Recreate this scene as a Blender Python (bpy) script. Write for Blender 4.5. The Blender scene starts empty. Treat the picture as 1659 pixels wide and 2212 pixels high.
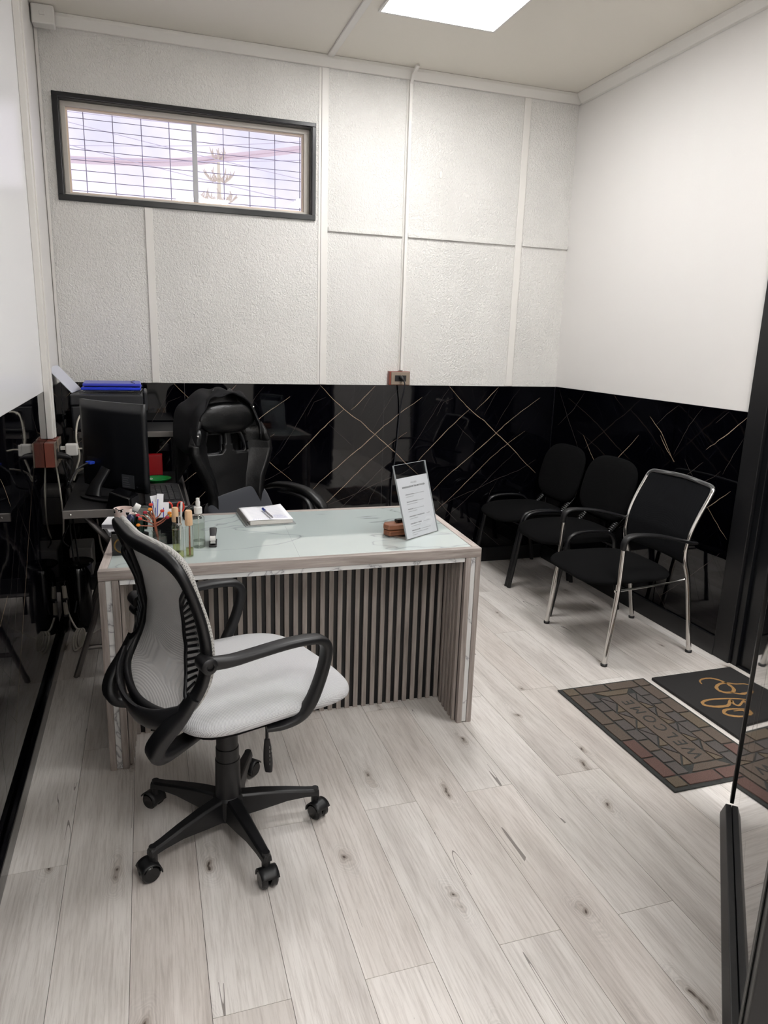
import bpy, bmesh, math, random
from mathutils import Vector, Matrix
random.seed(7)
R_ = math.radians
# ---------------------------------------------------------------- camera
yaw, pitch, roll, FPX, HC = 0.32110, -0.23717, 0.030485, 1538.98, 1.49227
cy_, sy_, cp_, sp_ = math.cos(yaw), math.sin(yaw), math.cos(pitch), math.sin(pitch)
F = Vector((sy_*cp_, cy_*cp_, sp_)); R0 = Vector((cy_, -sy_, 0)); U0 = R0.cross(F)
RR = R0*math.cos(roll)+U0*math.sin(roll); UU = -R0*math.sin(roll)+U0*math.cos(roll)
cam_d = bpy.data.cameras.new('camera'); cam = bpy.data.objects.new('camera', cam_d)
COL = bpy.context.scene.collection; COL.objects.link(cam)
cam.matrix_world = Matrix(((RR.x, UU.x, -F.x, 0), (RR.y, UU.y, -F.y, 0), (RR.z, UU.z, -F.z, HC), (0, 0, 0, 1)))
cam_d.sensor_fit = 'HORIZONTAL'; cam_d.sensor_width = 36; cam_d.lens = FPX/1659*36; cam_d.clip_start = .02
bpy.context.scene.camera = cam
# ---------------------------------------------------------------- world, exposure
sc = bpy.context.scene
sc.view_settings.view_transform = 'Standard'; sc.view_settings.look = 'None'
sc.view_settings.gamma = 1; sc.view_settings.use_curve_mapping = False
sc.view_settings.exposure = 0.0
W = bpy.data.worlds.new('sky'); sc.world = W; W.use_nodes = True
nt = W.node_tree; nt.nodes.clear()
wo = nt.nodes.new('ShaderNodeOutputWorld'); wb = nt.nodes.new('ShaderNodeBackground')
tc = nt.nodes.new('ShaderNodeTexCoord'); nz = nt.nodes.new('ShaderNodeTexNoise'); nz.inputs['Scale'].default_value = 4.5; nz.inputs['Detail'].default_value = 5
cr = nt.nodes.new('ShaderNodeValToRGB')
cr.color_ramp.elements[0].position = .40; cr.color_ramp.elements[0].color = (.95, .93, 1.04, 1)
cr.color_ramp.elements[1].position = .54; cr.color_ramp.elements[1].color = (1.3, 1.22, 1.27, 1)
nt.links.new(tc.outputs['Generated'], nz.inputs['Vector']); nt.links.new(nz.outputs['Fac'], cr.inputs['Fac'])
nt.links.new(cr.outputs['Color'], wb.inputs['Color']); wb.inputs['Strength'].default_value = 1.0
nt.links.new(wb.outputs['Background'], wo.inputs['Surface'])
PANEL_E = 30.0          # strength of the ceiling panels (in their builder below)

# ---------------------------------------------------------------- helpers
def lin(c):
    return tuple((v/255/12.92 if v/255 <= .04045 else ((v/255+.055)/1.055)**2.4) for v in c)
def mat(name, rgb, rough=.5, metal=0., **kw):
    m = bpy.data.materials.new(name); m.use_nodes = True
    b = m.node_tree.nodes['Principled BSDF']
    b.inputs['Base Color'].default_value = (*lin(rgb), 1); b.inputs['Roughness'].default_value = rough; b.inputs['Metallic'].default_value = metal
    if 'spec' in kw: b.inputs['Specular IOR Level'].default_value = kw['spec']
    if 'trans' in kw: b.inputs['Transmission Weight'].default_value = kw['trans']
    if 'ior' in kw: b.inputs['IOR'].default_value = kw['ior']
    if 'coat' in kw: b.inputs['Coat Weight'].default_value = kw['coat']; b.inputs['Coat Roughness'].default_value = .03
    if 'sheen' in kw: b.inputs['Sheen Weight'].default_value = kw['sheen']
    return m
def N(m, t, **kw):
    n = m.node_tree.nodes.new(t)
    for k, v in kw.items():
        if k in n.inputs: n.inputs[k].default_value = v
        else: setattr(n, k, v)
    return n
def LK(m, a, b): m.node_tree.links.new(a, b)
def BS(m): return m.node_tree.nodes['Principled BSDF']
def ramp(m, stops, inter='LINEAR'):
    n = m.node_tree.nodes.new('ShaderNodeValToRGB'); cr = n.color_ramp; cr.interpolation = inter
    while len(cr.elements) > 1: cr.elements.remove(cr.elements[0])
    cr.elements[0].position = stops[0][0]; cr.elements[0].color = (*lin(stops[0][1]), 1)
    for p, c in stops[1:]:
        e = cr.elements.new(p); e.color = (*lin(c), 1)
    return n
def coords(m, scale=(1, 1, 1), kind='Object', rand=0):
    if kind == 'Position':
        g = N(m, 'ShaderNodeNewGeometry'); out = g.outputs['Position']
    else:
        g = N(m, 'ShaderNodeTexCoord'); out = g.outputs[kind]
    mp = N(m, 'ShaderNodeMapping'); mp.inputs['Scale'].default_value = scale
    LK(m, out, mp.inputs['Vector'])
    if rand:
        oi = N(m, 'ShaderNodeObjectInfo'); mu = N(m, 'ShaderNodeMath', operation='MULTIPLY'); mu.inputs[1].default_value = rand
        LK(m, oi.outputs['Random'], mu.inputs[0]); cb = N(m, 'ShaderNodeCombineXYZ')
        for k in 'XYZ': LK(m, mu.outputs[0], cb.inputs[k])
        LK(m, cb.outputs[0], mp.inputs['Location'])
    return mp.outputs['Vector']
def bump(m, height, strength=.3, dist=.01):
    b = N(m, 'ShaderNodeBump'); b.inputs['Strength'].default_value = strength; b.inputs['Distance'].default_value = dist
    LK(m, height, b.inputs['Height']); LK(m, b.outputs['Normal'], BS(m).inputs['Normal']); return b
def mathn(m, op, a, b=None, c=None):
    n = N(m, 'ShaderNodeMath', operation=op)
    for i, v in enumerate((a, b, c)):
        if v is None: continue
        if isinstance(v, (int, float)): n.inputs[i].default_value = v
        else: LK(m, v, n.inputs[i])
    return n.outputs[0]
def mixc(m, fac, a, b, mode='MIX'):
    n = N(m, 'ShaderNodeMix', data_type='RGBA', blend_type=mode)
    for s, v in ((0, fac), (6, a), (7, b)):
        if isinstance(v, (int, float)): n.inputs[s].default_value = v
        elif isinstance(v, tuple): n.inputs[s].default_value = (*v, 1)
        else: LK(m, v, n.inputs[s])
    return n.outputs[2]

def tag(o, label=None, cat=None, group=None, kind=None):
    if label: o['label'] = label
    if cat: o['category'] = cat
    if group: o['group'] = group
    if kind: o['kind'] = kind
    return o
def thing(name, label=None, cat=None, loc=(0, 0, 0), rz=0., group=None, kind=None):
    o = bpy.data.objects.new(name, None); COL.objects.link(o); o.location = loc; o.rotation_euler = (0, 0, rz); o.empty_display_size = .1
    return tag(o, label, cat, group, kind)
def obj(name, bm, m, parent=None, loc=(0, 0, 0), rot=(0, 0, 0), smooth=None, label=None, bev=0, sub=0, solid=0, shear=None):
    if isinstance(bm, bpy.types.Mesh): me = bm
    else:
        bmesh.ops.recalc_face_normals(bm, faces=bm.faces)
        me = bpy.data.meshes.new(name); bm.to_mesh(me); bm.free()
    if m is not None and not me.materials: me.materials.append(m)
    o = bpy.data.objects.new(name, me); COL.objects.link(o); o.location = loc; o.rotation_euler = rot
    if parent is not None: o.parent = parent
    if smooth is not None:
        for p in me.polygons: p.use_smooth = True
        if smooth and smooth < 180: 
            try: me.set_sharp_from_angle(angle=R_(smooth))
            except Exception: pass
    if solid: s = o.modifiers.new('s', 'SOLIDIFY'); s.thickness = solid; s.offset = 0
    if bev: b = o.modifiers.new('b', 'BEVEL'); b.width = bev; b.segments = 2; b.limit_method = 'ANGLE'
    if sub: s = o.modifiers.new('u', 'SUBSURF'); s.levels = sub; s.render_levels = sub
    if label: o['label'] = label
    return o
def B(): return bmesh.new()
def box(bm, x0, x1, y0, y1, z0, z1, M=None):
    vs = [bm.verts.new((x, y, z)) for x in (x0, x1) for y in (y0, y1) for z in (z0, z1)]
    if M is not None:
        for v in vs: v.co = M @ v.co
    for f in ((0, 1, 3, 2), (4, 6, 7, 5), (0, 4, 5, 1), (2, 3, 7, 6), (0, 2, 6, 4), (1, 5, 7, 3)): bm.faces.new([vs[i] for i in f])
    return bm
def boxb(*a): return box(B(), *a)
def prism(bm, pts, h0, h1, axis=2):
    """polygon pts extruded along axis"""
    def P(a, b, h): return {2: (a, b, h), 1: (a, h, b), 0: (h, a, b)}[axis]
    lo = [bm.verts.new(P(a, b, h0)) for a, b in pts]; hi = [bm.verts.new(P(a, b, h1)) for a, b in pts]
    n = len(pts); bm.faces.new(lo[::-1]); bm.faces.new(hi)
    for i in range(n): bm.faces.new((lo[i], lo[(i+1) % n], hi[(i+1) % n], hi[i]))
    return bm
def lathe(bm, prof, n=24, c=(0, 0, 0), M=None):
    rings = []
    for r, z in prof:
        if r < 1e-5: rings.append([bm.verts.new((c[0], c[1], c[2]+z))])
        else: rings.append([bm.verts.new((c[0]+r*math.cos(2*math.pi*k/n), c[1]+r*math.sin(2*math.pi*k/n), c[2]+z)) for k in range(n)])
    for a, b in zip(rings, rings[1:]):
        if len(a) == 1 and len(b) == 1: continue
        for k in range(n):
            k2 = (k+1) % n
            if len(a) == 1: bm.faces.new((a[0], b[k], b[k2]))
            elif len(b) == 1: bm.faces.new((a[k], a[k2], b[0]))
            else: bm.faces.new((a[k], a[k2], b[k2], b[k]))
    if M is not None:
        for r in rings:
            for v in r: v.co = M @ v.co
    return bm
def catmull(P, seg=6, closed=False):
    P = [Vector(p) for p in P]; n = len(P); out = []
    rng = range(n) if closed else range(n-1)
    for i in rng:
        if closed: a, b, c, d = P[i-1], P[i], P[(i+1) % n], P[(i+2) % n]
        else: a, b, c, d = P[max(i-1, 0)], P[i], P[i+1], P[min(i+2, n-1)]
        for s in range(seg):
            t = s/seg
            out.append(.5*((2*b)+(c-a)*t+(2*a-5*b+4*c-d)*t*t+(3*b-a-3*c+d)*t**3))
    if not closed: out.append(P[-1])
    return out
def sweep(bm, pts, w, h=None, side=None, n=10, seg=0, closed=False, pw=2.0, caps=True):
    """sweep a superellipse (half-size w along side, h along normal) along pts; w,h may be lists per control point"""
    k0 = len(pts)
    if h is None: h = w
    W_ = list(w) if isinstance(w, (list, tuple)) else [w]*k0
    H_ = list(h) if isinstance(h, (list, tuple)) else [h]*k0
    if seg:
        q = catmull([Vector(p) for p in pts], seg, closed)
        wl = catmull([Vector((a, b, 0)) for a, b in zip(W_, H_)], seg, closed)
        pts = q; W_ = [v.x for v in wl]; H_ = [v.y for v in wl]
    P = [Vector(p) for p in pts]; m = len(P); rings = []; prev = None
    for i in range(m):
        if closed: t = P[(i+1) % m]-P[i-1]
        else: t = P[min(i+1, m-1)]-P[max(i-1, 0)]
        t.normalize()
        if side is not None:
            s = Vector(side); s = s-t*s.dot(t)
            if s.length < 1e-4: s = prev or t.orthogonal()
        else:
            s = (prev-t*prev.dot(t)) if prev else t.orthogonal()
        s.normalize(); prev = s.copy(); nn = t.cross(s); ring = []
        for k in range(n):
            a = 2*math.pi*(k+.5)/n; c_, s_ = math.cos(a), math.sin(a)
            cx = math.copysign(abs(c_)**(2/pw), c_); sx = math.copysign(abs(s_)**(2/pw), s_)
            ring.append(bm.verts.new(P[i]+s*(W_[i]*cx)+nn*(H_[i]*sx)))
        rings.append(ring)
    R = list(zip(rings, rings[1:]))
    if closed: R.append((rings[-1], rings[0]))
    for a, b in R:
        for k in range(n): bm.faces.new((a[k], a[(k+1) % n], b[(k+1) % n], b[k]))
    if caps and not closed: bm.faces.new(rings[0][::-1]); bm.faces.new(rings[-1])
    return bm
def grid(bm, fn, nu, nv, closed_u=False):
    V = [[bm.verts.new(fn(i/nu, j/nv)) for i in range(nu+(0 if closed_u else 1))] for j in range(nv+1)]
    for j in range(nv):
        for i in range(nu):
            i2 = (i+1) % len(V[0]) if closed_u else i+1
            bm.faces.new((V[j][i], V[j][i2], V[j+1][i2], V[j+1][i]))
    return V
def pillow(bm, cx, cy, cz, a, b, c, px=4., pz=2.4, nu=40, nv=16, top=None):
    """superellipsoid cushion"""
    def sg(v, p): return math.copysign(abs(v)**(2/p), v)
    def f(u, v):
        th = 2*math.pi*u; ph = -math.pi/2+math.pi*v
        r = abs(math.cos(ph))**(2/pz)
        x = a*sg(math.cos(th), px)*r; y = b*sg(math.sin(th), px)*r; z = c*sg(math.sin(ph), pz)
        if top: z += top(x, y)
        return (cx+x, cy+y, cz+z)
    V = grid(bm, f, nu, nv, True)
    bmesh.ops.remove_doubles(bm, verts=bm.verts, dist=1e-5)
    return bm
def ribbon(bm, pts, w, place, seg=0, taper=True):
    """flat strip along 2D pts; place(a,b)->3D"""
    P = catmull([Vector((p[0], p[1], 0)) for p in pts], seg) if seg else [Vector((p[0], p[1], 0)) for p in pts]
    L, Rr = [], []
    for i, p in enumerate(P):
        t = (P[min(i+1, len(P)-1)]-P[max(i-1, 0)]); t.normalize(); n = Vector((-t.y, t.x, 0))
        k = i/(len(P)-1); ww = w*(.25+.75*math.sin(math.pi*min(1, max(0, k*.92+.04)))) if taper else w
        ww *= random.uniform(.8, 1.2) if taper else 1
        L.append(bm.verts.new(place(*(p+n*ww/2)[:2]))); Rr.append(bm.verts.new(place(*(p-n*ww/2)[:2])))
    for i in range(len(P)-1): bm.faces.new((L[i], L[i+1], Rr[i+1], Rr[i]))
def text_mesh(s, size, align='LEFT', ext=0., bold=0.):
    c = bpy.data.curves.new('t', 'FONT'); c.body = s; c.size = size; c.align_x = align; c.extrude = ext; c.offset = bold; c.resolution_u = 3
    o = bpy.data.objects.new('t', c); COL.objects.link(o)
    me = bpy.data.meshes.new_from_object(o.evaluated_get(bpy.context.evaluated_depsgraph_get()))
    bpy.data.objects.remove(o); return me

# ---------------------------------------------------------------- materials
M = {}
def m_white(name, rgb, bs, strength, kind):
    m = mat(name, rgb, .55)
    if kind == 'stucco':
        v = coords(m, (1, 1, .75), 'Position'); n = N(m, 'ShaderNodeTexNoise', Scale=95., Detail=3., Roughness=.55, Distortion=.9); LK(m, v, n.inputs['Vector'])
        n2 = N(m, 'ShaderNodeTexNoise', Scale=3., Detail=3.); LK(m, v, n2.inputs['Vector'])
        r = ramp(m, [(.38, (0, 0, 0)), (.6, (255, 255, 255))]); LK(m, n.outputs['Fac'], r.inputs['Fac'])
        bump(m, r.outputs['Color'], strength, .004)
        c = ramp(m, [(.3, tuple(x-9 for x in rgb)), (.65, rgb)]); LK(m, n2.outputs['Fac'], c.inputs['Fac']); LK(m, c.outputs['Color'], BS(m).inputs['Base Color'])
    else:
        v = coords(m, (8, 8, 1.5), 'Position'); n = N(m, 'ShaderNodeTexNoise', Scale=30., Detail=4.); LK(m, v, n.inputs['Vector'])
        bump(m, n.outputs['Fac'], strength, .002)
    return m
M['stucco'] = m_white('white_stucco', (226, 224, 220), 1, .75, 'stucco')
M['white_panel'] = m_white('white_wall_panel', (221, 218, 215), 1, .12, 'p')
M['white_side'] = m_white('white_satin_panel', (236, 235, 236), 1, .05, 'p'); BS(M['white_side']).inputs['Roughness'].default_value = .3
M['ceil'] = mat('ceiling_paint', (224, 219, 209), .6)
M['trimw'] = mat('white_trim', (220, 217, 212), .45)
M['black_marble'] = mat('black_marble', (3, 3, 6), .035, spec=.5)
_m = M['black_marble']; _n = N(_m, 'ShaderNodeTexNoise', Scale=6., Detail=2.); LK(_m, coords(_m, kind='Position'), _n.inputs['Vector']); bump(_m, _n.outputs['Fac'], .04, .01)
M['leaf_marble'] = mat('black_marble_leaf', (3, 3, 6), .03, coat=1.)
M['vein'] = mat('marble_vein', (158, 138, 118), .12)
M['vein_dim'] = mat('marble_vein_dim', (66, 60, 58), .1)
M['vein_faint'] = mat('marble_vein_faint', (26, 27, 33), .1)
M['black_paint'] = mat('black_paint', (10, 11, 14), .28)
M['black_dull'] = mat('black_paint_dull', (16, 16, 18), .4)
M['plastic'] = mat('black_plastic', (17, 17, 19), .42)
M['plastic2'] = mat('dark_grey_plastic', (34, 34, 36), .38)
M['gloss'] = mat('gloss_black_plastic', (7, 7, 9), .15)
M['chrome'] = mat('chrome', (210, 208, 205), .12, 1.)
M['steel'] = mat('grey_steel', (128, 124, 122), .35, .7)
M['blk_tube'] = mat('black_steel_tube', (18, 18, 20), .3)
M['white_plastic'] = mat('white_plastic', (214, 212, 208), .35)
M['cream'] = mat('cream_cable', (196, 190, 178), .45)
M['paper'] = mat('paper', (238, 238, 242), .7)
M['ink'] = mat('ink', (40, 40, 46), .7)
M['ink_dim'] = mat('ink_grey', (110, 110, 116), .7)
M['brown'] = mat('brown_box', (118, 58, 44), .35)
M['plate'] = mat('socket_plate', (146, 132, 118), .3, .3)
M['red'] = mat('red_plastic', (176, 16, 26), .4)
M['green'] = mat('green_plastic', (10, 138, 62), .3)
M['blue'] = mat('blue_plastic', (22, 52, 200), .25)
M['blue2'] = mat('blue_violet_cover', (58, 68, 178), .3)
M['glass'] = mat('clear_glass', (255, 255, 255), .02, trans=1., ior=1.45)
def thin_glass(name, tint, f=.08, rough=.02):
    m = bpy.data.materials.new(name); m.use_nodes = True; t = m.node_tree; t.nodes.clear()
    o = t.nodes.new('ShaderNodeOutputMaterial'); mx = t.nodes.new('ShaderNodeMixShader'); tr = t.nodes.new('ShaderNodeBsdfTransparent'); gl = t.nodes.new('ShaderNodeBsdfGlossy')
    fa = t.nodes.new('ShaderNodeLayerWeight'); fa.inputs['Blend'].default_value = .5
    pw_ = t.nodes.new('ShaderNodeMath'); pw_.operation = 'POWER'; pw_.inputs[1].default_value = 4.; t.links.new(fa.outputs['Facing'], pw_.inputs[0])
    fr = t.nodes.new('ShaderNodeMath'); fr.operation = 'MULTIPLY_ADD'; fr.inputs[1].default_value = .9; fr.inputs[2].default_value = .05; fr.use_clamp = True; t.links.new(pw_.outputs[0], fr.inputs[0])
    tr.inputs['Color'].default_value = (*lin(tint), 1); gl.inputs['Roughness'].default_value = rough
    t.links.new(fr.outputs[0], mx.inputs[0]); t.links.new(tr.outputs[0], mx.inputs[1]); t.links.new(gl.outputs[0], mx.inputs[2]); t.links.new(mx.outputs[0], o.inputs['Surface']); return m
M['pane'] = thin_glass('window_glass', (250, 250, 255))
M['acrylic'] = thin_glass('clear_acrylic', (252, 253, 253))
M['bottle'] = thin_glass('clear_bottle', (246, 248, 245), rough=.04)
M['oil'] = thin_glass('pale_yellow_liquid', (240, 240, 200), rough=.03)
def m_wood(name, cols, scale=(1, 1, 1), axis=0, rough=.5, gs=60):
    m = mat(name, cols[0], rough); sc_ = [gs, gs, gs]; sc_[axis] = gs*.06
    v = coords(m, tuple(sc_), 'Object', rand=5); n = N(m, 'ShaderNodeTexNoise', Scale=1., Detail=5., Roughness=.65, Distortion=.4); LK(m, v, n.inputs['Vector'])
    r = ramp(m, [(.3, cols[0]), (.5, cols[1]), (.72, cols[2])]); LK(m, n.outputs['Fac'], r.inputs['Fac']); LK(m, r.outputs['Color'], BS(m).inputs['Base Color'])
    bump(m, n.outputs['Fac'], .15, .002); return m
GW = [(126, 116, 110), (158, 148, 142), (184, 175, 169)]
M['gwood_x'] = m_wood('grey_wood_edge', GW, axis=0); M['gwood_z'] = m_wood('grey_wood_upright', GW, axis=2); M['gwood_y'] = m_wood('grey_wood_side', [(150, 136, 130), (182, 170, 164), (204, 194, 190)], axis=1)
M['slat'] = m_wood('slat_wood', [(128, 119, 113), (158, 149, 142), (180, 171, 164)], axis=2)
M['beech'] = m_wood('beech_cap', [(196, 158, 120), (210, 174, 138), (220, 186, 152)], axis=2, gs=40)
M['redwood'] = m_wood('reddish_wood', [(96, 54, 36), (134, 84, 58), (158, 104, 76)], axis=0, gs=50)
M['rust'] = m_wood('copper_brown', [(104, 52, 36), (140, 74, 52), (160, 96, 70)], axis=2, gs=40)
# grey green marble under glass
m = mat('desk_glass_marble', (196, 208, 203), .03, spec=.5, coat=.6); v = coords(m, (1, 1, 1))
n = N(m, 'ShaderNodeTexNoise', Scale=1.6, Detail=3., Roughness=.5, Distortion=.3); LK(m, coords(m, (1, 2.6, 1)), n.inputs['Vector'])
a = mathn(m, 'ABSOLUTE', mathn(m, 'SUBTRACT', n.outputs['Fac'], .5)); r = ramp(m, [(0, (150, 158, 158)), (.004, (182, 192, 190)), (.014, (194, 204, 202))]); LK(m, a, r.inputs['Fac']); LK(m, r.outputs['Color'], BS(m).inputs['Base Color']); M['desk_marble'] = m
m = mat('marble_strip', (214, 216, 214), .08); n = N(m, 'ShaderNodeTexNoise', Scale=5., Detail=5., Distortion=1.); LK(m, coords(m), n.inputs['Vector'])
a = mathn(m, 'ABSOLUTE', mathn(m, 'SUBTRACT', n.outputs['Fac'], .5)); r = ramp(m, [(0, (150, 148, 150)), (.008, (205, 205, 205)), (.03, (222, 222, 220))]); LK(m, a, r.inputs['Fac']); LK(m, r.outputs['Color'], BS(m).inputs['Base Color']); M['marble_strip'] = m
# floor planks: pale oak print, each plank shifted by its own random number
m = mat('pale_oak_plank', (205, 198, 190), .42, spec=.35); M['plank'] = m
vp = coords(m, (1, 1, 1), 'Position', rand=37)
def stretch(sx, sy):
    mp = N(m, 'ShaderNodeMapping'); mp.inputs['Scale'].default_value = (sx, sy, 1); LK(m, vp, mp.inputs['Vector']); return mp.outputs['Vector']
n1 = N(m, 'ShaderNodeTexNoise', Scale=1., Detail=4., Roughness=.6, Distortion=.5); LK(m, stretch(9, 1.1), n1.inputs['Vector'])
n2 = N(m, 'ShaderNodeTexNoise', Scale=1., Detail=5., Roughness=.7, Distortion=.3); LK(m, stretch(150, 7), n2.inputs['Vector'])
g1 = ramp(m, [(.25, (190, 184, 179)), (.5, (217, 212, 207)), (.72, (232, 228, 224))]); LK(m, n1.outputs['Fac'], g1.inputs['Fac'])
g2 = ramp(m, [(.3, (196, 190, 186)), (.55, (255, 255, 255))]); LK(m, n2.outputs['Fac'], g2.inputs['Fac'])
base = mixc(m, .55, g1.outputs['Color'], g2.outputs['Color'], 'MULTIPLY')
# knots: sparse dark eyes with elongated halo
dn = N(m, 'ShaderNodeTexNoise', Scale=9., Detail=3.); LK(m, vp, dn.inputs['Vector'])
vm = N(m, 'ShaderNodeVectorMath', operation='MULTIPLY_ADD'); LK(m, dn.outputs['Color'], vm.inputs[0]); vm.inputs[1].default_value = (.05, .10, 0); LK(m, stretch(1., .42), vm.inputs[2])
vo = N(m, 'ShaderNodeTexVoronoi', Scale=3.9, Randomness=1., voronoi_dimensions='2D'); LK(m, vm.outputs[0], vo.inputs['Vector'])
kr = ramp(m, [(0, (84, 76, 70)), (.008, (120, 110, 102)), (.02, (196, 190, 185)), (.035, (226, 222, 219)), (.075, (255, 255, 255))]); LK(m, vo.outputs['Distance'], kr.inputs['Fac'])
sep = N(m, 'ShaderNodeSeparateColor'); LK(m, vo.outputs['Color'], sep.inputs[0]); keep = mathn(m, 'LESS_THAN', sep.outputs[0], .8)
base = mixc(m, keep, base, mixc(m, 1., base, kr.outputs['Color'], 'MULTIPLY'))
# rings around knots
wv = mathn(m, 'SINE', mathn(m, 'MULTIPLY', vo.outputs['Distance'], 260.)); fall = mathn(m, 'MULTIPLY', mathn(m, 'SUBTRACT', .2, vo.outputs['Distance']), .55); fall = mathn(m, 'MULTIPLY', mathn(m, 'MAXIMUM', fall, 0.), keep)
ringv = mathn(m, 'SUBTRACT', 1., mathn(m, 'MULTIPLY', mathn(m, 'ADD', wv, 1.), fall))
cb = N(m, 'ShaderNodeCombineColor'); [LK(m, ringv, cb.inputs[i]) for i in range(3)]
base = mixc(m, 1., base, cb.outputs[0], 'MULTIPLY')
# cracks along the grain
n3 = N(m, 'ShaderNodeTexNoise', Scale=1., Detail=2., Roughness=.5, Distortion=.2); LK(m, stretch(11, .55), n3.inputs['Vector'])
n4 = N(m, 'ShaderNodeTexNoise', Scale=1., Detail=1.); LK(m, stretch(4, 2.2), n4.inputs['Vector'])
cr3 = mathn(m, 'ABSOLUTE', mathn(m, 'SUBTRACT', n3.outputs['Fac'], .5)); c1 = mathn(m, 'LESS_THAN', cr3, .0022); c2 = mathn(m, 'GREATER_THAN', n4.outputs['Fac'], .64); crk = mathn(m, 'MULTIPLY', mathn(m, 'MULTIPLY', c1, c2), .75)
base = mixc(m, crk, base, lin((96, 88, 84)))
oi = N(m, 'ShaderNodeObjectInfo'); tint = ramp(m, [(0, (247, 244, 242)), (.5, (252, 251, 250)), (1, (255, 255, 255))]); LK(m, oi.outputs['Random'], tint.inputs['Fac'])
base = mixc(m, 1., base, tint.outputs['Color'], 'MULTIPLY'); LK(m, base, BS(m).inputs['Base Color'])
bump(m, n2.outputs['Fac'], .12, .002)
# woven fabrics
def m_weave(name, c0, c1, sc_, rough=.85, bs=.4, alpha=False, sheen=.2, spec=.5):
    m = mat(name, c0, rough, sheen=sheen, spec=spec); v = coords(m, (sc_, sc_, sc_))
    sx = N(m, 'ShaderNodeSeparateXYZ'); LK(m, v, sx.inputs[0])
    s1 = mathn(m, 'SINE', mathn(m, 'ADD', sx.outputs['Y'], sx.outputs['X'])); s2 = mathn(m, 'SINE', mathn(m, 'SUBTRACT', mathn(m, 'ADD', sx.outputs['Z'], sx.outputs['Y']), sx.outputs['X']))
    p = mathn(m, 'MULTIPLY', s1, s2); r = ramp(m, [(0, c1), (.35, c0), (1, c0)]); LK(m, mathn(m, 'MULTIPLY_ADD', p, .5, .5), r.inputs['Fac']); LK(m, r.outputs['Color'], BS(m).inputs['Base Color'])
    bump(m, p, bs, .002)
    if alpha:
        LK(m, mathn(m, 'MINIMUM', mathn(m, 'MULTIPLY_ADD', p, .5, 1.15), 1.), BS(m).inputs['Alpha'])
    return m
M['seat_mesh'] = m_weave('grey_seat_mesh', (206, 206, 208), (120, 120, 124), 900)
M['back_mesh'] = m_weave('grey_back_mesh', (222, 220, 218), (165, 163, 163), 1300, alpha=True)
M['dots'] = m_weave('dotted_mesh_edge', (184, 182, 178), (70, 69, 69), 700)
M['painted_glint'] = m_weave('painted_glint_edge', (34, 34, 36), (190, 190, 188), 700, .35)  # glints put into the colour as pale spots on a dark weave
M['blk_fabric'] = m_weave('black_fabric', (11, 11, 12), (4, 4, 4), 1500, .97, .3, sheen=0., spec=.12)
M['blk_net'] = m_weave('black_net', (13, 14, 17), (4, 4, 5), 1500, .9, .3, sheen=0., spec=.15)
M['jacket'] = m_weave('black_jacket_cloth', (19, 19, 21), (13, 13, 15), 2000, .8, .15, sheen=0., spec=.2)
M['cushion'] = m_weave('dark_grey_cushion', (48, 50, 56), (36, 38, 44), 2500, .9, .1)
m = mat('black_leather', (12, 12, 13), .33, spec=.35); n = N(m, 'ShaderNodeTexNoise', Scale=7., Detail=4.); LK(m, coords(m), n.inputs['Vector']); n2 = N(m, 'ShaderNodeTexVoronoi', Scale=350.); LK(m, coords(m), n2.inputs['Vector'])
bump(m, mathn(m, 'ADD', n.outputs['Fac'], mathn(m, 'MULTIPLY', n2.outputs['Distance'], .05)), .25, .03); M['leather'] = m
def m_mat(name, a, b, sc_=420, rough=.95):
    m = mat(name, a, rough); n = N(m, 'ShaderNodeTexNoise', Scale=float(sc_), Detail=3., Roughness=.8); LK(m, coords(m, kind='Position'), n.inputs['Vector'])
    r = ramp(m, [(.35, a), (.65, b)]); LK(m, n.outputs['Fac'], r.inputs['Fac']); LK(m, r.outputs['Color'], BS(m).inputs['Base Color']); bump(m, n.outputs['Fac'], .5, .004); return m
M['rubber'] = m_mat('grey_rubber', (44, 45, 44), (56, 57, 55), 80)
BRK = [m_mat('mat_brick_%s' % k, a, b) for k, a, b in (('grey', (66, 61, 59), (96, 90, 87)), ('brown', (74, 64, 57), (106, 94, 84)), ('red', (78, 60, 55), (112, 86, 79)), ('tan', (80, 70, 59), (112, 100, 85)))]
M['coir'] = m_mat('dark_coir', (22, 21, 21), (48, 46, 45), 500); M['tan'] = m_mat('tan_coir', (134, 100, 58), (176, 136, 84), 500)

# ---------------------------------------------------------------- room
XL, XR, YB, YF, ZC, WH = -.457, 2.654, 4.34, -.75, 3.01, 1.215
fl = thing('floor', kind='structure')
xs = -.105-.1785*2; cols = []
i = -2
while True:
    x0 = -.105+.1785*i; x1 = x0+.1785
    if x0 >= XR: break
    a, b = max(x0, XL), min(x1, XR)
    if b-a > .004:
        y = (1.934 if i % 2 == 0 else 1.329)-1.21*3
        while y < YB:
            y0, y1 = max(y, YF), min(y+1.21, YB)
            if y1-y0 > .01:
                g = .0006
                bm = boxb(-(b-a)/2+g, (b-a)/2-g, -(y1-y0)/2+g, (y1-y0)/2-g, -.008, 0)
                obj('plank', bm, M['plank'], fl, ((a+b)/2, (y0+y1)/2, 0))
            y += 1.21
    i += 1
obj('subfloor', boxb(XL, XR, YF, YB, -.05, -.009), mat('subfloor', (60, 55, 50), .9), fl)
cei = tag(obj('ceiling', boxb(XL-.1, XR+.1, YF-.1, YB+.2, ZC, ZC+.08), M['ceil']), kind='structure')
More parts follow.
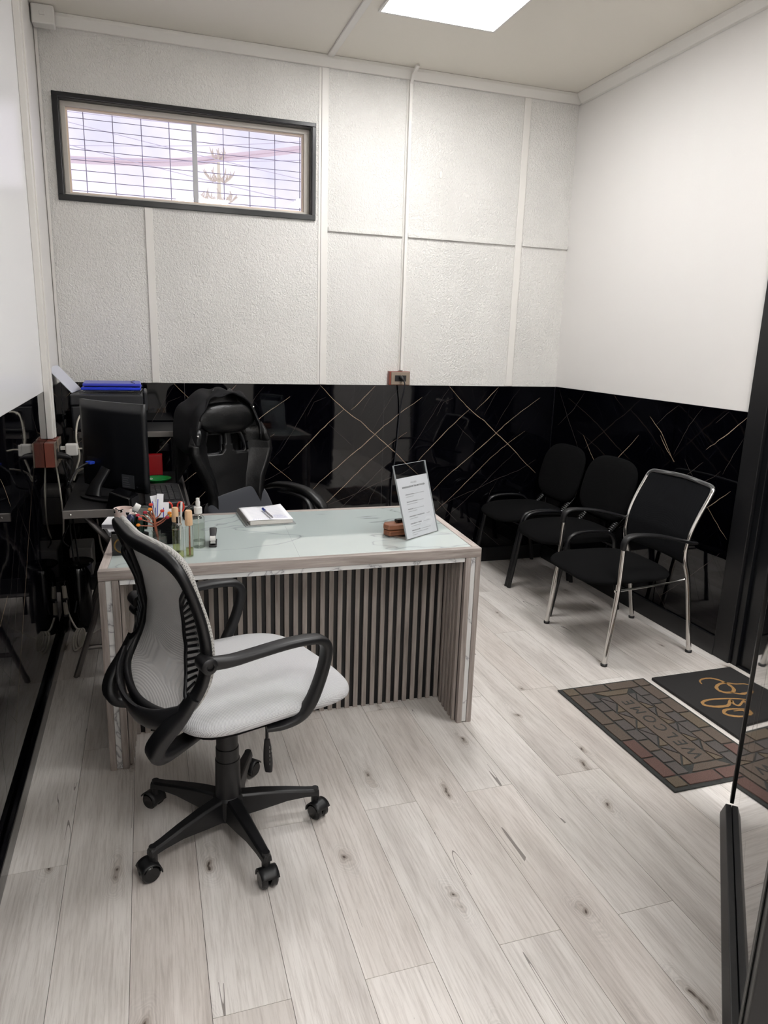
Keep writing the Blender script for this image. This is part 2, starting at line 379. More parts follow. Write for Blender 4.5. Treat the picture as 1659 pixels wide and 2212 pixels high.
# back wall with window opening
wx0, wx1, wz0, wz1 = -.372, .945, 2.18, 2.645
wb_ = thing('wall_back', kind='structure')
bm = B(); T = .16
for (a, b, c, d) in ((XL-.1, wx0, 0, ZC), (wx1, XR+.1, 0, ZC), (wx0, wx1, 0, wz0), (wx0, wx1, wz1, ZC)): box(bm, a, b, YB, YB+T, c, d)
obj('stucco_face', bm, M['stucco'], wb_)
for a, b, z0, z1 in ((.025, .065, WH, 2.15), (1.0, 1.04, WH, 2.955), (1.505, 1.538, 1.305, 2.955), (2.27, 2.315, WH, 2.955)):
    obj('batten', boxb(a, b, YB-.008, YB-.0005, z0, z1), M['trimw'], wb_, bev=.002)
for a, b in ((1.042, 1.503), (1.540, 2.268), (2.317, XR-.002)):
    obj('batten', boxb(a, b, YB-.012, YB-.0005, 2.10, 2.125), M['stucco'], wb_, bev=.002)
obj('seam', boxb(.985, .9995, YB-.003, YB-.0005, WH, 2.955), M['trimw'], wb_)
obj('wall_scar', pillow(B(), 1.74, YB-.002, 2.47, .012, .004, .02), M['trimw'], wb_)
# side walls
wl = thing('wall_left', kind='structure')
obj('upper_panel', boxb(XL-.1, XL, 1.2, 3.645, WH, ZC), M['white_side'], wl)
obj('upper_panel', boxb(XL-.1, XL, YF, 1.197, WH, ZC), M['white_side'], wl)
obj('upper_panel', boxb(XL-.1, XL-.004, 3.648, YB, WH, ZC), M['white_panel'], wl)
for a, b in ((YF, .9), (.9, 2.12), (2.12, 3.34), (3.34, YB)):
    obj('marble_panel', boxb(XL-.1, XL, a+.001, b-.001, 0, WH-.001), M['black_marble'], wl)
wr = thing('wall_right', kind='structure')
obj('upper_panel', boxb(XR, XR+.1, 2.62, YB+.1, WH, ZC), M['white_panel'], wr)
obj('upper_panel', boxb(XR, XR+.1, YF, 1.56, 0, ZC), M['white_panel'], wr)
obj('upper_panel', boxb(XR, XR+.1, 1.56, 2.62, 2.12, ZC), M['white_panel'], wr)
for a, b in ((2.62, 3.12), (3.12, YB)):
    obj('marble_panel', boxb(XR-.006, XR+.1, a+.0008, b-.007, .0, WH-.001), M['black_marble'], wr)
for a, b in ((XL, .2), (.2, 1.42), (1.42, XR-.006)):
    obj('marble_panel', boxb(a+.0008, b-.0008, YB-.006, YB-.0005, 0, WH-.001), M['black_marble'], wb_)
wf = tag(obj('wall_front', boxb(XL-.1, XR+.1, YF-.1, YF, 0, ZC), M['white_panel']), kind='structure')
# veins printed on the black panels
V0 = [[(1.864, 1.209), (1.944, 1.127), (2.018, 1.063), (2.076, 1.018), (2.128, .987), (2.212, .911), (2.284, .853), (2.371, .779), (2.447, .704), (2.549, .618)],
 [(1.782, .52), (1.865, .605), (2.002, .715), (2.16, .845), (2.282, .956), (2.395, 1.042), (2.537, 1.139)], [(1.665, .722), (1.746, .806), (1.848, .91), (1.941, .998), (2.018, 1.063)],
 [(2.063, 1.058), (2.12, 1.108), (2.218, 1.208)], [(2.126, 1.023), (2.175, 1.118), (2.214, 1.188)], [(2.211, .931), (2.25, 1.007), (2.33, 1.138), (2.382, 1.199)],
 [(1.811, .379), (1.927, .479), (2.043, .589), (2.191, .731), (2.32, .832), (2.441, .913)], [(1.82, .41), (1.983, .476), (2.115, .524), (2.259, .588), (2.417, .641), (2.541, .713)],
 [(1.869, .318), (1.986, .413), (2.147, .554), (2.286, .687), (2.383, .769)], [(1.79, .473), (1.853, .419), (1.923, .342), (1.971, .297)], [(2.036, .336), (2.109, .263), (2.207, .187), (2.332, .086)],
 [(1.865, 1.2), (1.796, 1.097), (1.737, 1.0), (1.678, .902), (1.619, .813), (1.539, .725)], [(1.784, 1.019), (1.827, 1.107), (1.9, 1.137)], [(1.921, .969), (2.001, .898), (2.072, .836)], [(2.183, .106), (2.233, .141)], [(2.259, .582), (2.208, .499), (2.189, .436)]]
strong = {0, 1, 2}; mid = {3, 6, 7, 8, 9, 10}
RV = [[(3.221, 1.03), (3.153, .958), (3.084, .905)], [(3.635, .791), (3.494, .915), (3.402, 1.006)], [(3.013, .935), (2.959, .874), (2.899, .815)], [(2.899, .815), (2.795, .879), (2.757, .915)],
 [(2.882, .656), (2.791, .735), (2.677, .831)], [(2.84, .75), (2.756, .674), (2.63, .572)], [(3.063, .162), (2.969, .239), (2.892, .312), (2.778, .422), (2.69, .514)], [(3.159, .222), (3.061, .148), (2.964, .067)], [(3.946, .934), (3.855, .839), (3.768, .758)],
 [(3.111, 1.2), (3.192, 1.146), (3.266, 1.08)], [(3.325, 1.122), (3.217, 1.048), (3.092, .904)], [(2.633, 1.198), (2.744, 1.1), (2.872, 1.004)], [(2.93, 1.207), (3.011, 1.111), (3.099, .941)], [(2.64, 1.099), (2.693, 1.006), (2.741, .903)], [(2.878, .94), (3.023, .822)], [(2.757, 1.205), (2.832, 1.141)],
 [(4.28, 1.2), (4.15, 1.03), (4.02, .88), (3.9, .72), (3.78, .62)], [(3.98, 1.2), (4.08, 1.09), (4.26, .96)], [(3.62, .32), (3.5, .43), (3.38, .5), (3.26, .61)], [(3.3, .5), (3.42, .36), (3.5, .22)]]
LV = [[(3.081, 1.186), (3.003, 1.131), (2.881, 1.045)], [(3.192, 1.18), (3.31, 1.078), (3.434, .957)], [(3.419, 1.163), (3.36, 1.099)], [(2.469, 1.03), (2.53, .981), (2.598, .911)], [(3.168, .963), (2.902, .737), (2.66, .524), (2.444, .332), (2.2, .12)],
 [(2.8, .925), (2.63, .81), (2.434, .627), (2.2, .45)], [(2.686, .913), (2.794, .813), (3.05, .586), (3.301, .339)], [(2.899, .894), (2.7, .745), (2.486, .545), (2.303, .402), (2.1, .26)], [(2.256, .617), (2.407, .662)], [(2.15, .57), (2.205, .517), (2.323, .419), (2.385, .361)]]
def wob(pts, amp=.002):
    out = []
    for (a, b), (c, d) in zip(pts, pts[1:]):
        L = math.hypot(c-a, d-b); k = max(1, int(L/.03))
        for s in range(k):
            t = s/k; out.append((a+(c-a)*t+(random.uniform(-amp, amp) if s else 0), b+(d-b)*t+(random.uniform(-amp, amp) if s else 0)))
    out.append(pts[-1]); return out
def clip(pts, x0, x1): return [p for p in pts if x0 < p[0] < x1]
def veins(parent, lists, place, x0, x1, z0=.1, z1=1.2, faint=70):
    bms = {'vein': B(), 'vein_dim': B(), 'vein_faint': B()}
    for pts, w, k in lists:
        q = clip(wob(pts), x0, x1)
        if len(q) > 2: ribbon(bms[k], q, w, place)
    for _ in range(faint):
        x = random.uniform(x0, x1); z = random.uniform(z0+.05, z1-.05); L = random.uniform(.06, .3); a = R_(random.choice((40, 44, -38, -42, 60)) + random.uniform(-6, 6))
        p = [(x+math.cos(a)*L*t, z+math.sin(a)*L*t) for t in (0, .33, .66, 1)]
        q = [s for s in clip(wob(p, .0015), x0, x1) if z0 < s[1] < z1]
        if len(q) > 2: ribbon(bms['vein_faint'], q, random.uniform(.0008, .0016), place)
    for k, b in bms.items():
        if len(b.verts): tag(obj('veins', b, M[k], parent), kind='stuff')
        else: b.free()
L0 = []
for sh in (-.86*3, -.86*2, -.86, 0):
    for i, pts in enumerate(V0):
        L0.append(([(a+sh, b) for a, b in pts], .0042 if i in strong else .003 if i in mid else .0018, 'vein' if i in strong or i in (3, 6) else 'vein_dim'))
veins(wb_, L0, lambda a, b: (a, YB-.0063, b), XL+.02, XR-.01, faint=260)
veins(wr, [(p, .0036 if i in (0, 1, 4, 5, 6, 8, 10, 11, 16) else .003, 'vein' if i in (0, 1, 4, 5, 8, 10, 11) else 'vein_dim') for i, p in enumerate(RV)], lambda a, b: (XR-.0063, a, b), 2.63, YB-.01, faint=190)
veins(wl, [(p, .0036, 'vein' if i in (3, 4, 8) else 'vein_dim') for i, p in enumerate(LV)], lambda a, b: (XL+.0004, a, b), .6, YB-.01, faint=60)

# baseboards
t = boxb(XL+.0005, XL+.022, YF, YB-.02, 0, .07); tag(obj('baseboard_left', t, M['gloss'], bev=.006), kind='structure')
tag(obj('baseboard_back', boxb(XL+.023, XR-.02, YB-.02, YB-.007, 0, .1), M['black_dull'], bev=.003), kind='structure')
tag(obj('baseboard_right', boxb(XR-.02, XR-.007, 2.63, YB-.021, 0, .1), M['black_dull'], bev=.003), kind='structure')
# ceiling trims
def quarter(x0, y0, x1, y1, n, r=.055):
    pass
bm = B(); prism(bm, [(YB-.001, ZC-.001), (YB-.045, ZC-.001), (YB-.045, ZC-.018), (YB-.018, ZC-.055), (YB-.001, ZC-.055)], XL+.001, XR-.001, 0); tag(obj('trim_1', bm, M['trimw'], bev=.002), kind='structure')
bm = B(); prism(bm, [(XR-.001, ZC-.001), (XR-.05, ZC-.001), (XR-.045, ZC-.018), (XR-.018, ZC-.055), (XR-.001, ZC-.06)], YF+.01, YB-.046, 1); tag(obj('trim_2', bm, M['trimw'], bev=.002), kind='structure')
tag(obj('trim_3', boxb(1.02, 1.056, YF+.01, YB-.047, ZC-.012, ZC-.0005), M['trimw'], bev=.003), kind='structure')
bm = B(); sweep(bm, [(1.522, YB-.026, 1.31), (1.522, YB-.026, 2.93), (1.522, YB-.06, 2.975), (1.53, YB-.11, ZC-.008)], .012, .009, side=(1, 0, 0), n=4, pw=2); 
tag(obj('cable_trunking', bm, M['trimw']), 'slim white vertical cable trunking rising from the brown wall socket to the ceiling', 'trunking')
tag(obj('corner_bead', boxb(XL+.001, XL+.014, YB-.018, YB-.007, WH+.001, ZC-.06), M['trimw']), kind='structure'); bpy.data.objects['corner_bead'].name = 'trim_4'
# white trunking on the left wall
t = thing('wall_trunking', 'pair of white vertical cable ducts on the left wall ending at brown socket boxes', 'trunking')
obj('duct', boxb(XL+.0005, XL+.032, 3.655, 3.70, .998, ZC-.001), M['trimw'], t, bev=.002)
obj('duct', boxb(XL+.0005, XL+.026, 3.615, 3.6545, .998, ZC-.001), M['trimw'], t, bev=.002)
# junction box high in left corner
t = thing('junction_box', 'small white plastic box under the ceiling in the left back corner', 'box')
obj('housing', boxb(XL+.004, XL+.105, YB-.12, YB-.047, ZC-.085, ZC-.001), M['white_plastic'], t, bev=.006)
obj('cover_clip', boxb(XL+.04, XL+.065, YB-.125, YB-.1195, ZC-.05, ZC-.03), M['white_plastic'], t, bev=.002)

# window
win = thing('window_1', kind='structure')
bm = B()
o, ii = (-.40, .967, 2.152, 2.666), (wx0, wx1, wz0, wz1)
for a, b, c, d in ((o[0], o[1], ii[3], o[3]), (o[0], o[1], o[2], ii[2]), (o[0], ii[0], ii[2], ii[3]), (ii[1], o[1], ii[2], ii[3])): box(bm, a, b, YB-.014, YB-.0005, c, d)
obj('black_casing', bm, M['black_paint'], win, bev=.002)
bm = B(); e = .004
for a, b, c, d in ((ii[0], ii[0]+e, ii[2], ii[3]), (ii[1]-e, ii[1], ii[2], ii[3]), (ii[0]+e, ii[1]-e, ii[2], ii[2]+e), (ii[0]+e, ii[1]-e, ii[3]-e, ii[3])): box(bm, a, b, YB+.0, YB+.075, c, d)
obj('black_reveal', bm, M['black_paint'], win)
bm = B(); g0 = (-.345, .91, 2.2, 2.617); q = (ii[0]+e, ii[1]-e, ii[2]+e, ii[3]-e)
for a, b, c, d in ((q[0], q[1], g0[3], q[3]), (q[0], q[1], q[2], g0[2]), (q[0], g0[0], g0[2], g0[3]), (g0[1], q[1], g0[2], g0[3])): box(bm, a, b, YB+.045, YB+.1, c, d)
obj('wood_frame', bm, mat('worn_white_frame', (196, 190, 182), .5), win, bev=.002)
bm = B(); g1 = (-.337, .902, 2.208, 2.609)
for a, b, c, d in ((g0[0], g0[1], g1[3], g0[3]), (g0[0], g0[1], g0[2], g1[2]), (g0[0], g1[0], g1[2], g1[3]), (g1[1], g0[1], g1[2], g1[3])): box(bm, a, b, YB+.065, YB+.095, c, d)
obj('bead', bm, mat('pale_bead', (224, 206, 188), .5), win)
obj('mullion', boxb(.290, .316, YB+.062, YB+.097, 2.209, 2.608), mat('aluminium', (176, 176, 180), .4, .2), win, bev=.002)
obj('pane', boxb(g1[0], .2895, YB+.078, YB+.082, g1[2], g1[3]), M['pane'], win); obj('pane', boxb(.3165, g1[1], YB+.084, YB+.088, g1[2], g1[3]), M['pane'], win)
gr = thing('window_grille', 'thin welded wire security grille mounted outside the high window', 'grille')
gm = mat('grille_wire', (140, 132, 160), .5)
for k in range(9):
    x = -.266+.1466*k
    if k == 4: x = .318
    obj('upright_wire', sweep(B(), [(x, YB+.155, 2.17), (x, YB+.155, 2.66)], .0022, n=6), gm, gr)
for k in range(8):
    z = 2.232+.0515*k+.03*0
    obj('cross_wire', sweep(B(), [(-.37, YB+.159, z), (.95, YB+.159, z)], .0019, n=6), gm, gr)
# outside: cable bundle, thin wires, araucaria; colours paled to imitate bright haze
om = mat('haze_pale_cable', (232, 216, 220), .8)
bm = B(); sweep(bm, [(-3.2, 14, 4.28), (-1.096, 14, 4.29), (.6, 14, 4.42), (1.6, 14, 4.60), (2.871, 14, 4.86), (4.6, 14, 5.3)], .035, seg=6)
sweep(bm, [(-3.2, 14, 4.22), (-1.096, 14, 4.24), (.6, 14, 4.35), (1.6, 14, 4.54), (2.871, 14, 4.80), (4.6, 14, 5.2)], .028, seg=6)
tag(obj('cable_bundle', bm, om), 'thick bundle of overhead street cables sagging across the view through the window', 'cables')
wm = mat('haze_pale_wire', (208, 202, 218), .8)
for i, (z0, z1) in enumerate(((4.75, 4.95), (4.1, 5.0), (3.98, 4.65), (4.6, 3.5), (4.9, 3.9))):
    ends = ['topmost thin overhead wire, nearly level, seen through the window', 'thin overhead wire rising to the right through the window, middle one', 'lowest thin overhead wire rising to the right, seen through the window', 'thin overhead wire falling to the right, lower of the two', 'thin overhead wire falling to the right, upper of the two']
    tag(obj('overhead_wire', sweep(B(), [(-3, 13, z0), (1, 13, (z0+z1)/2-.08), (4.5, 13, z1)], .006, seg=5, n=5), wm), ends[i], 'wire', 'thin overhead wires outside')
tr = thing('araucaria_tree', 'haze-painted pale tiered conifer with upturned branch ends seen outside through the window', 'tree', (1.365, 14, 0))
tm = mat('haze_pale_bark', (236, 230, 206), .9); lm = mat('haze_pale_needles', (222, 212, 196), .9)
obj('trunk', sweep(B(), [(0, 0, 0), (0, 0, 3), (0, 0, 4.62)], [.12, .06, .02], n=8), tm, tr)
for z, r, n in ((4.55, .14, 6), (4.2, .26, 7), (3.85, .32, 8), (3.5, .42, 8), (3.1, .5, 8)):
    for k in range(n):
        a = 2*math.pi*k/n+z
        p = [(0, 0, z), (.5*r*math.cos(a), .5*r*math.sin(a), z-.05), (r*math.cos(a), r*math.sin(a), z+.06)]
        bm = sweep(B(), p, [.014, .016, .01], seg=3, n=6)
        for j in range(7):
            t = .35+.1*j; c = (r*t*math.cos(a), r*t*math.sin(a), z-.05+.11*max(0, t-.5)*2)
            sweep(bm, [c, (c[0]+random.uniform(-.05, .05), c[1]+random.uniform(-.04, .04), c[2]+random.uniform(.05, .1))], [.012, .004], n=4)
        obj('branch', bm, lm, tr)

# ceiling light panels: the back one, plus unseen ones added to brighten the room
em = bpy.data.materials.new('lit_diffuser'); em.use_nodes = True; t = em.node_tree; t.nodes.clear()
o_ = t.nodes.new('ShaderNodeOutputMaterial'); e_ = t.nodes.new('ShaderNodeEmission'); e_.inputs['Strength'].default_value = PANEL_E; e_.inputs['Color'].default_value = (1, .995, .99, 1); t.links.new(e_.outputs[0], o_.inputs['Surface'])
for (lx, ly, lb) in ((1.42, 3.365, 'lit square white ceiling light panel near the back wall'), (1.98, 1.5, 'unseen lit square ceiling panel added as fill light over the doormats'), (1.98, .1, 'unseen lit square ceiling panel added as fill light over the front right of the room'), (.7, -.42, 'unseen lit square ceiling panel added as fill light over the camera position')):
    t = thing('ceiling_light', lb, 'light', (lx, ly, ZC))
    bm = B()
    for a, b, c, d in ((-.305, .305, -.305, -.293), (-.305, .305, .293, .305), (-.305, -.293, -.293, .293), (.293, .305, -.293, .293)): box(bm, a, b, c, d, -.012, -.0005)
    obj('frame', bm, M['white_plastic'], t); obj('diffuser', boxb(-.293, .293, -.293, .293, -.009, -.001), em, t)

# door and frame in the right wall
d = thing('door_1', kind='structure')
obj('threshold', boxb(XR+.0005, XR+.12, 1.53, 2.62, -.02, .003), M['black_dull'], d)
obj('leaf', boxb(XR+.02, XR+.06, 1.6285, 2.492, .0035, 2.084), M['black_paint'], d)
bm = boxb(XR-.016, XR+.03, 2.53, 2.634, 0, 2.12); obj('jamb', bm, M['black_dull'], d, bev=.003)
obj('jamb', boxb(XR+.0, XR+.05, 2.4925, 2.5295, 0, 2.08), M['black_paint'], d, bev=.003)
obj('jamb', boxb(XR-.016, XR+.03, 1.53, 1.628, 0, 2.12), M['black_dull'], d, bev=.003)
obj('lintel', boxb(XR-.016, XR+.03, 1.63, 2.5285, 2.085, 2.12), M['black_dull'], d)
bm = B(); lathe(bm, [(.0, 0), (.026, 0), (.026, .008), (0, .008)], 20, M=Matrix.Translation((XR+.0195, 2.43, .955)) @ Matrix.Rotation(-math.pi/2, 4, 'Y'))
sweep(bm, [(XR+.012, 2.43, .955), (XR-.035, 2.43, .955), (XR-.04, 2.42, .955), (XR-.04, 2.31, .955)], .009, seg=3, n=8); obj('handle', bm, M['chrome'], d, smooth=50)
obj('keyhole_plate', lathe(B(), [(.0, 0), (.024, 0), (.022, .007), (0, .008)], 20, M=Matrix.Translation((XR+.0195, 2.41, .87)) @ Matrix.Rotation(-math.pi/2, 4, 'Y')), M['steel'], d, smooth=50)

# open door leaf on the right (45 degrees), clad in the same black marble
ang = math.atan2(1.59-.97, 1.765-1.20)
d2 = thing('door_2', kind='structure', loc=(1.20, .97, 0), rz=ang)
Ld = math.hypot(1.59-.97, 1.765-1.20)
obj('leaf', boxb(-.068, Ld-.025, -.035, .0, .02, 2.1), M['leaf_marble'], d2)
obj('edge_stile', boxb(Ld-.0245, Ld, -.037, .006, .055, 2.1), M['black_paint'], d2, bev=.002)
bm = B(); prism(bm, [(0.0005, .006), (.030, .006), (.030, .02), (.018, .055), (.0005, .055)], -.068, Ld-.03, 0); obj('kick_rail', bm, M['black_dull'], d2, bev=.002)
bmv = B()
for pts in ([(.62, .16), (.66, .3), (.60, .45), (.57, .6)], [(.70, .3), (.74, .46), (.79, .52)], [(.25, .12), (.3, .16), (.36, .24)], [(.45, .3), (.52, .5), (.5, .9)]):
    ribbon(bmv, wob(pts, .002), .0035, lambda a, b: (a, .0006, b))
tag(obj('veins', bmv, M['vein'], d2), kind='stuff')
jb = thing('trim_5', kind='structure', loc=(1.2, .97, 0), rz=ang)
obj('post', boxb(-.17, -.07, -.09, .0095, 0, 2.95), M['black_dull'], jb, bev=.004); obj('post_bead', boxb(-.128, -.120, .010, .014, 0, 2.95), M['black_paint'], jb, bev=.002)
# ---------------------------------------------------------------- reception desk
DX, DY, DL, DD = -.185, 2.378, 1.366, .735
A0 = -math.atan2(.022, 1.366)
SH = Matrix(((math.cos(A0), .06, 0, 0), (math.sin(A0), 1, 0, 0), (0, 0, 1, 0), (0, 0, 0, 1)))
dk = thing('reception_desk', 'grey wood reception desk with pale marble glass top and slatted front', 'desk', (DX, DY, 0))
def D(name, a, m, parent=dk, bev=.0015, **k): return obj(name, boxb(*a, SH), m, parent, bev=bev, **k)
tp = D('top_frame', (0, DL, 0, .03, .697, .732), M['gwood_x'])
D('top_frame', (0, DL, DD-.028, DD, .697, .732), M['gwood_x']); D('top_frame', (0, .028, .0305, DD-.0285, .697, .732), M['gwood_y']); D('top_frame', (DL-.028, DL, .0305, DD-.0285, .697, .732), M['gwood_y'])
g = D('glass_top', (.0285, DL-.0285, .0305, DD-.0285, .70, .7305), M['desk_marble'], label='pale green grey marble top under clear glass')
D('joint', (.67, .6705, .031, DD-.029, .7303, .7308), M['ink_dim'], bev=0)
D('marble_band', (.065, DL-.065, .004, .022, .679, .6965), M['marble_strip'])
for s in (0, 1):
    x = 0 if s == 0 else DL-.062
    lg = D('leg_panel', (x, x+.0215, 0, .70, 0, .6965), M['gwood_z'])
    D('leg_panel', (x+.0405, x+.062, 0, .70, 0, .6965), M['gwood_z'])
    D('marble_core', (x+.0217, x+.0403, .003, .69, .004, .6965), M['marble_strip'])
    for k in range(5):
        y = .028+.037*k; xa = (x+.0625) if s == 0 else (x-.012)
        D('slat', (xa, xa+.0115, y, y+.019, 0, .678), M['slat'])
    D('slat_backing', ((x+.0621, x+.0624, .022, .225, 0, .678) if s == 0 else (x-.0003, x-.0001, .022, .225, 0, .678)), M['black_dull'], bev=0)
D('front_backing', (.0626, DL-.0626, .238, .25, 0, .69), M['black_dull'], bev=0)
k = 0; x = .066
while x < DL-.085:
    D('slat', (x, x+.0185, .2255, .2378, 0, .678), M['slat'], bev=.001); x += .0357; k += 1
ZD = .7310

# ---------------------------------------------------------------- grey mesh task chair
tc = thing('task_chair', 'grey mesh task chair with black plastic frame and arms in front of the desk', 'chair', (.178, 1.968, 0), R_(18.5))
def star_base(parent, angles, rad=.27, hubz=.085, wheel=.027, m=None):
    m = m or M['plastic']
    hub = lathe(B(), [(0, .05), (.045, .05), (.05, .07), (.047, .12), (.036, .13), (0, .13)], 24); obj('base_hub', hub, m, parent, smooth=40)
    for a in angles:
        c, s = math.cos(R_(a)), math.sin(R_(a)); bm = B(); rings = []
        for t, hw, zt, zb in ((.03, .026, .126, .052), (.10, .024, .122, .064), (.18, .020, .112, .078), (rad-.03, .0175, .102, .080), (rad-.004, .0165, .099, .078), (rad+.012, .014, .094, .072)):
            ring = []
            for (u, z) in ((-hw, zb), (-hw*.86, zt-.007), (-hw*.6, zt), (hw*.6, zt), (hw*.86, zt-.007), (hw, zb)):
                ring.append(bm.verts.new((c*t-s*u, s*t+c*u, z)))
            rings.append(ring)
        for p, q in zip(rings, rings[1:]):
            for i in range(6): bm.faces.new((p[i], p[(i+1) % 6], q[(i+1) % 6], q[i]))
        bm.faces.new(rings[0][::-1]); bm.faces.new(rings[-1]); obj('spoke', bm, m, parent, bev=.002)
        ca = obj('caster', lathe(B(), [(0, .052), (.012, .052), (.0125, .09), (.011, .1), (0, .1)], 14, (0, 0, 0)), m, parent, (c*rad, s*rad, 0), smooth=40)
        tw = R_(a+random.uniform(-60, 60)); Mx = Matrix.Rotation(tw, 4, 'Z')
        bm = B(); prof = [(0, -.011), (wheel*.8, -.011), (wheel, -.006), (wheel, .006), (wheel*.8, .011), (0, .011)]
        for o_ in (-.0135, .0135):
            lathe(bm, prof, 20, M=Mx @ Matrix.Translation((.014, o_, wheel)) @ Matrix.Rotation(math.pi/2, 4, 'X'))
        obj('wheel', bm, M['gloss'], ca, smooth=40)
        bm = B()
        def hood(u, v):
            th = math.pi*(.05+.9*u)+.25; r = wheel*1.1; y = -.026+.052*v
            return Mx @ Vector((.014+r*math.cos(th), y, wheel+r*math.sin(th)))
        grid(bm, hood, 12, 4); obj('hood', bm, m, ca, smooth=60, solid=.003)
star_base(tc, (51.5, 123.5, 195.5, -92.5, -20.5))
obj('column', lathe(B(), [(0, .10), (.041, .10), (.038, .16), (.037, .245), (.0345, .247), (.0345, .285), (.032, .287), (.032, .42), (0, .42)], 28), M['plastic'], tc, smooth=40)
obj('mechanism', boxb(-.11, .10, -.08, .12, .41, .446), M['plastic'], tc, bev=.008)
pan = B(); pillow(pan, .055, .02, .452, .235, .24, .014, 5, 3, 32, 8); obj('seat_pan', pan, M['plastic'], tc, smooth=60)
bm = B(); pillow(bm, .060, .02, .491, .272, .272, .043, 4.6, 2.5, 64, 24, top=lambda x, y: -.018*max(0, x/.26)**2+.006*math.cos(y*8)); obj('seat', bm, M['seat_mesh'], tc, smooth=180, label='light grey mesh seat cushion')
lv = obj('height_lever', sweep(B(), [(.05, -.03, .43), (.085, -.05, .415), (.10, -.06, .375), (.102, -.062, .30)], .005, seg=4, n=8), M['plastic'], tc, smooth=60)
bm = B(); sweep(bm, [(.102, -.062, .305), (.103, -.063, .27), (.104, -.064, .225), (.106, -.064, .195)], [.008, .0125, .0145, .011], [.006, .007, .007, .006], side=(.7, -.7, 0), n=12, seg=3, pw=3); obj('lever_grip', bm, M['plastic2'], lv, smooth=50)
bm = B()
for k in range(5):
    for s in (-1, 1):
        sweep(bm, [(.112, -.066, .225+.014*k), (.112+.001, -.072+s*.001, .228+.014*k)], .0007, n=4); sweep(bm, [(.108+.003*s, -.0735, .222+.014*k), (.108+.003*s, -.0735, .23+.014*k)], .0008, n=4)
tag(obj('lever_marks', bm, M['white_plastic'], lv), kind='stuff')
# back frame
cY = .015
half = [(.0, -.243, .962), (.10, -.238, .966), (.19, -.226, .962), (.237, -.210, .935), (.247, -.185, .875), (.246, -.160, .79), (.244, -.150, .71), (.238, -.160, .635), (.222, -.19, .575), (.18, -.222, .532), (.09, -.243, .512)]
loop = [(x, cY+y, z) for y, x, z in half]+[(-.248, cY, .505)]+[(x, cY-y, z) for y, x, z in half[::-1][:-1]]
obj('back_frame', sweep(B(), loop, .012, [.0195]*len(loop), side=(1, 0, .12), n=14, seg=5, closed=True, pw=3), M['plastic'], tc, smooth=60)
def side_x(z):
    P = [(-.248, .505), (-.235, .53), (-.19, .575), (-.160, .635), (-.150, .71), (-.160, .79), (-.185, .875), (-.210, .935), (-.240, .97)]
    for (a, b), (c, d) in zip(P, P[1:]):
        if z <= d: return a+(c-a)*(z-b)/(d-b)
    return P[-1][0]
def half_w(z):
    P = [(.12, .505), (.17, .53), (.215, .575), (.232, .635), (.24, .71), (.242, .79), (.242, .875), (.236, .935), (.20, .97)]
    for (a, b), (c, d) in zip(P, P[1:]):
        if z <= d: return a+(c-a)*(z-b)/(d-b)
    return P[-1][0]
def meshf(u, v):
    z = .515+v*(.968-.515); t = 2*u-1; w = half_w(z)
    return (side_x(z)+.012-.020*(1-t*t)*(1 if v < .9 else 1), cY+t*w, z)
bm = B(); grid(bm, meshf, 28, 40); obj('back_mesh', bm, M['back_mesh'], tc, smooth=180, label='see-through light grey backrest mesh')
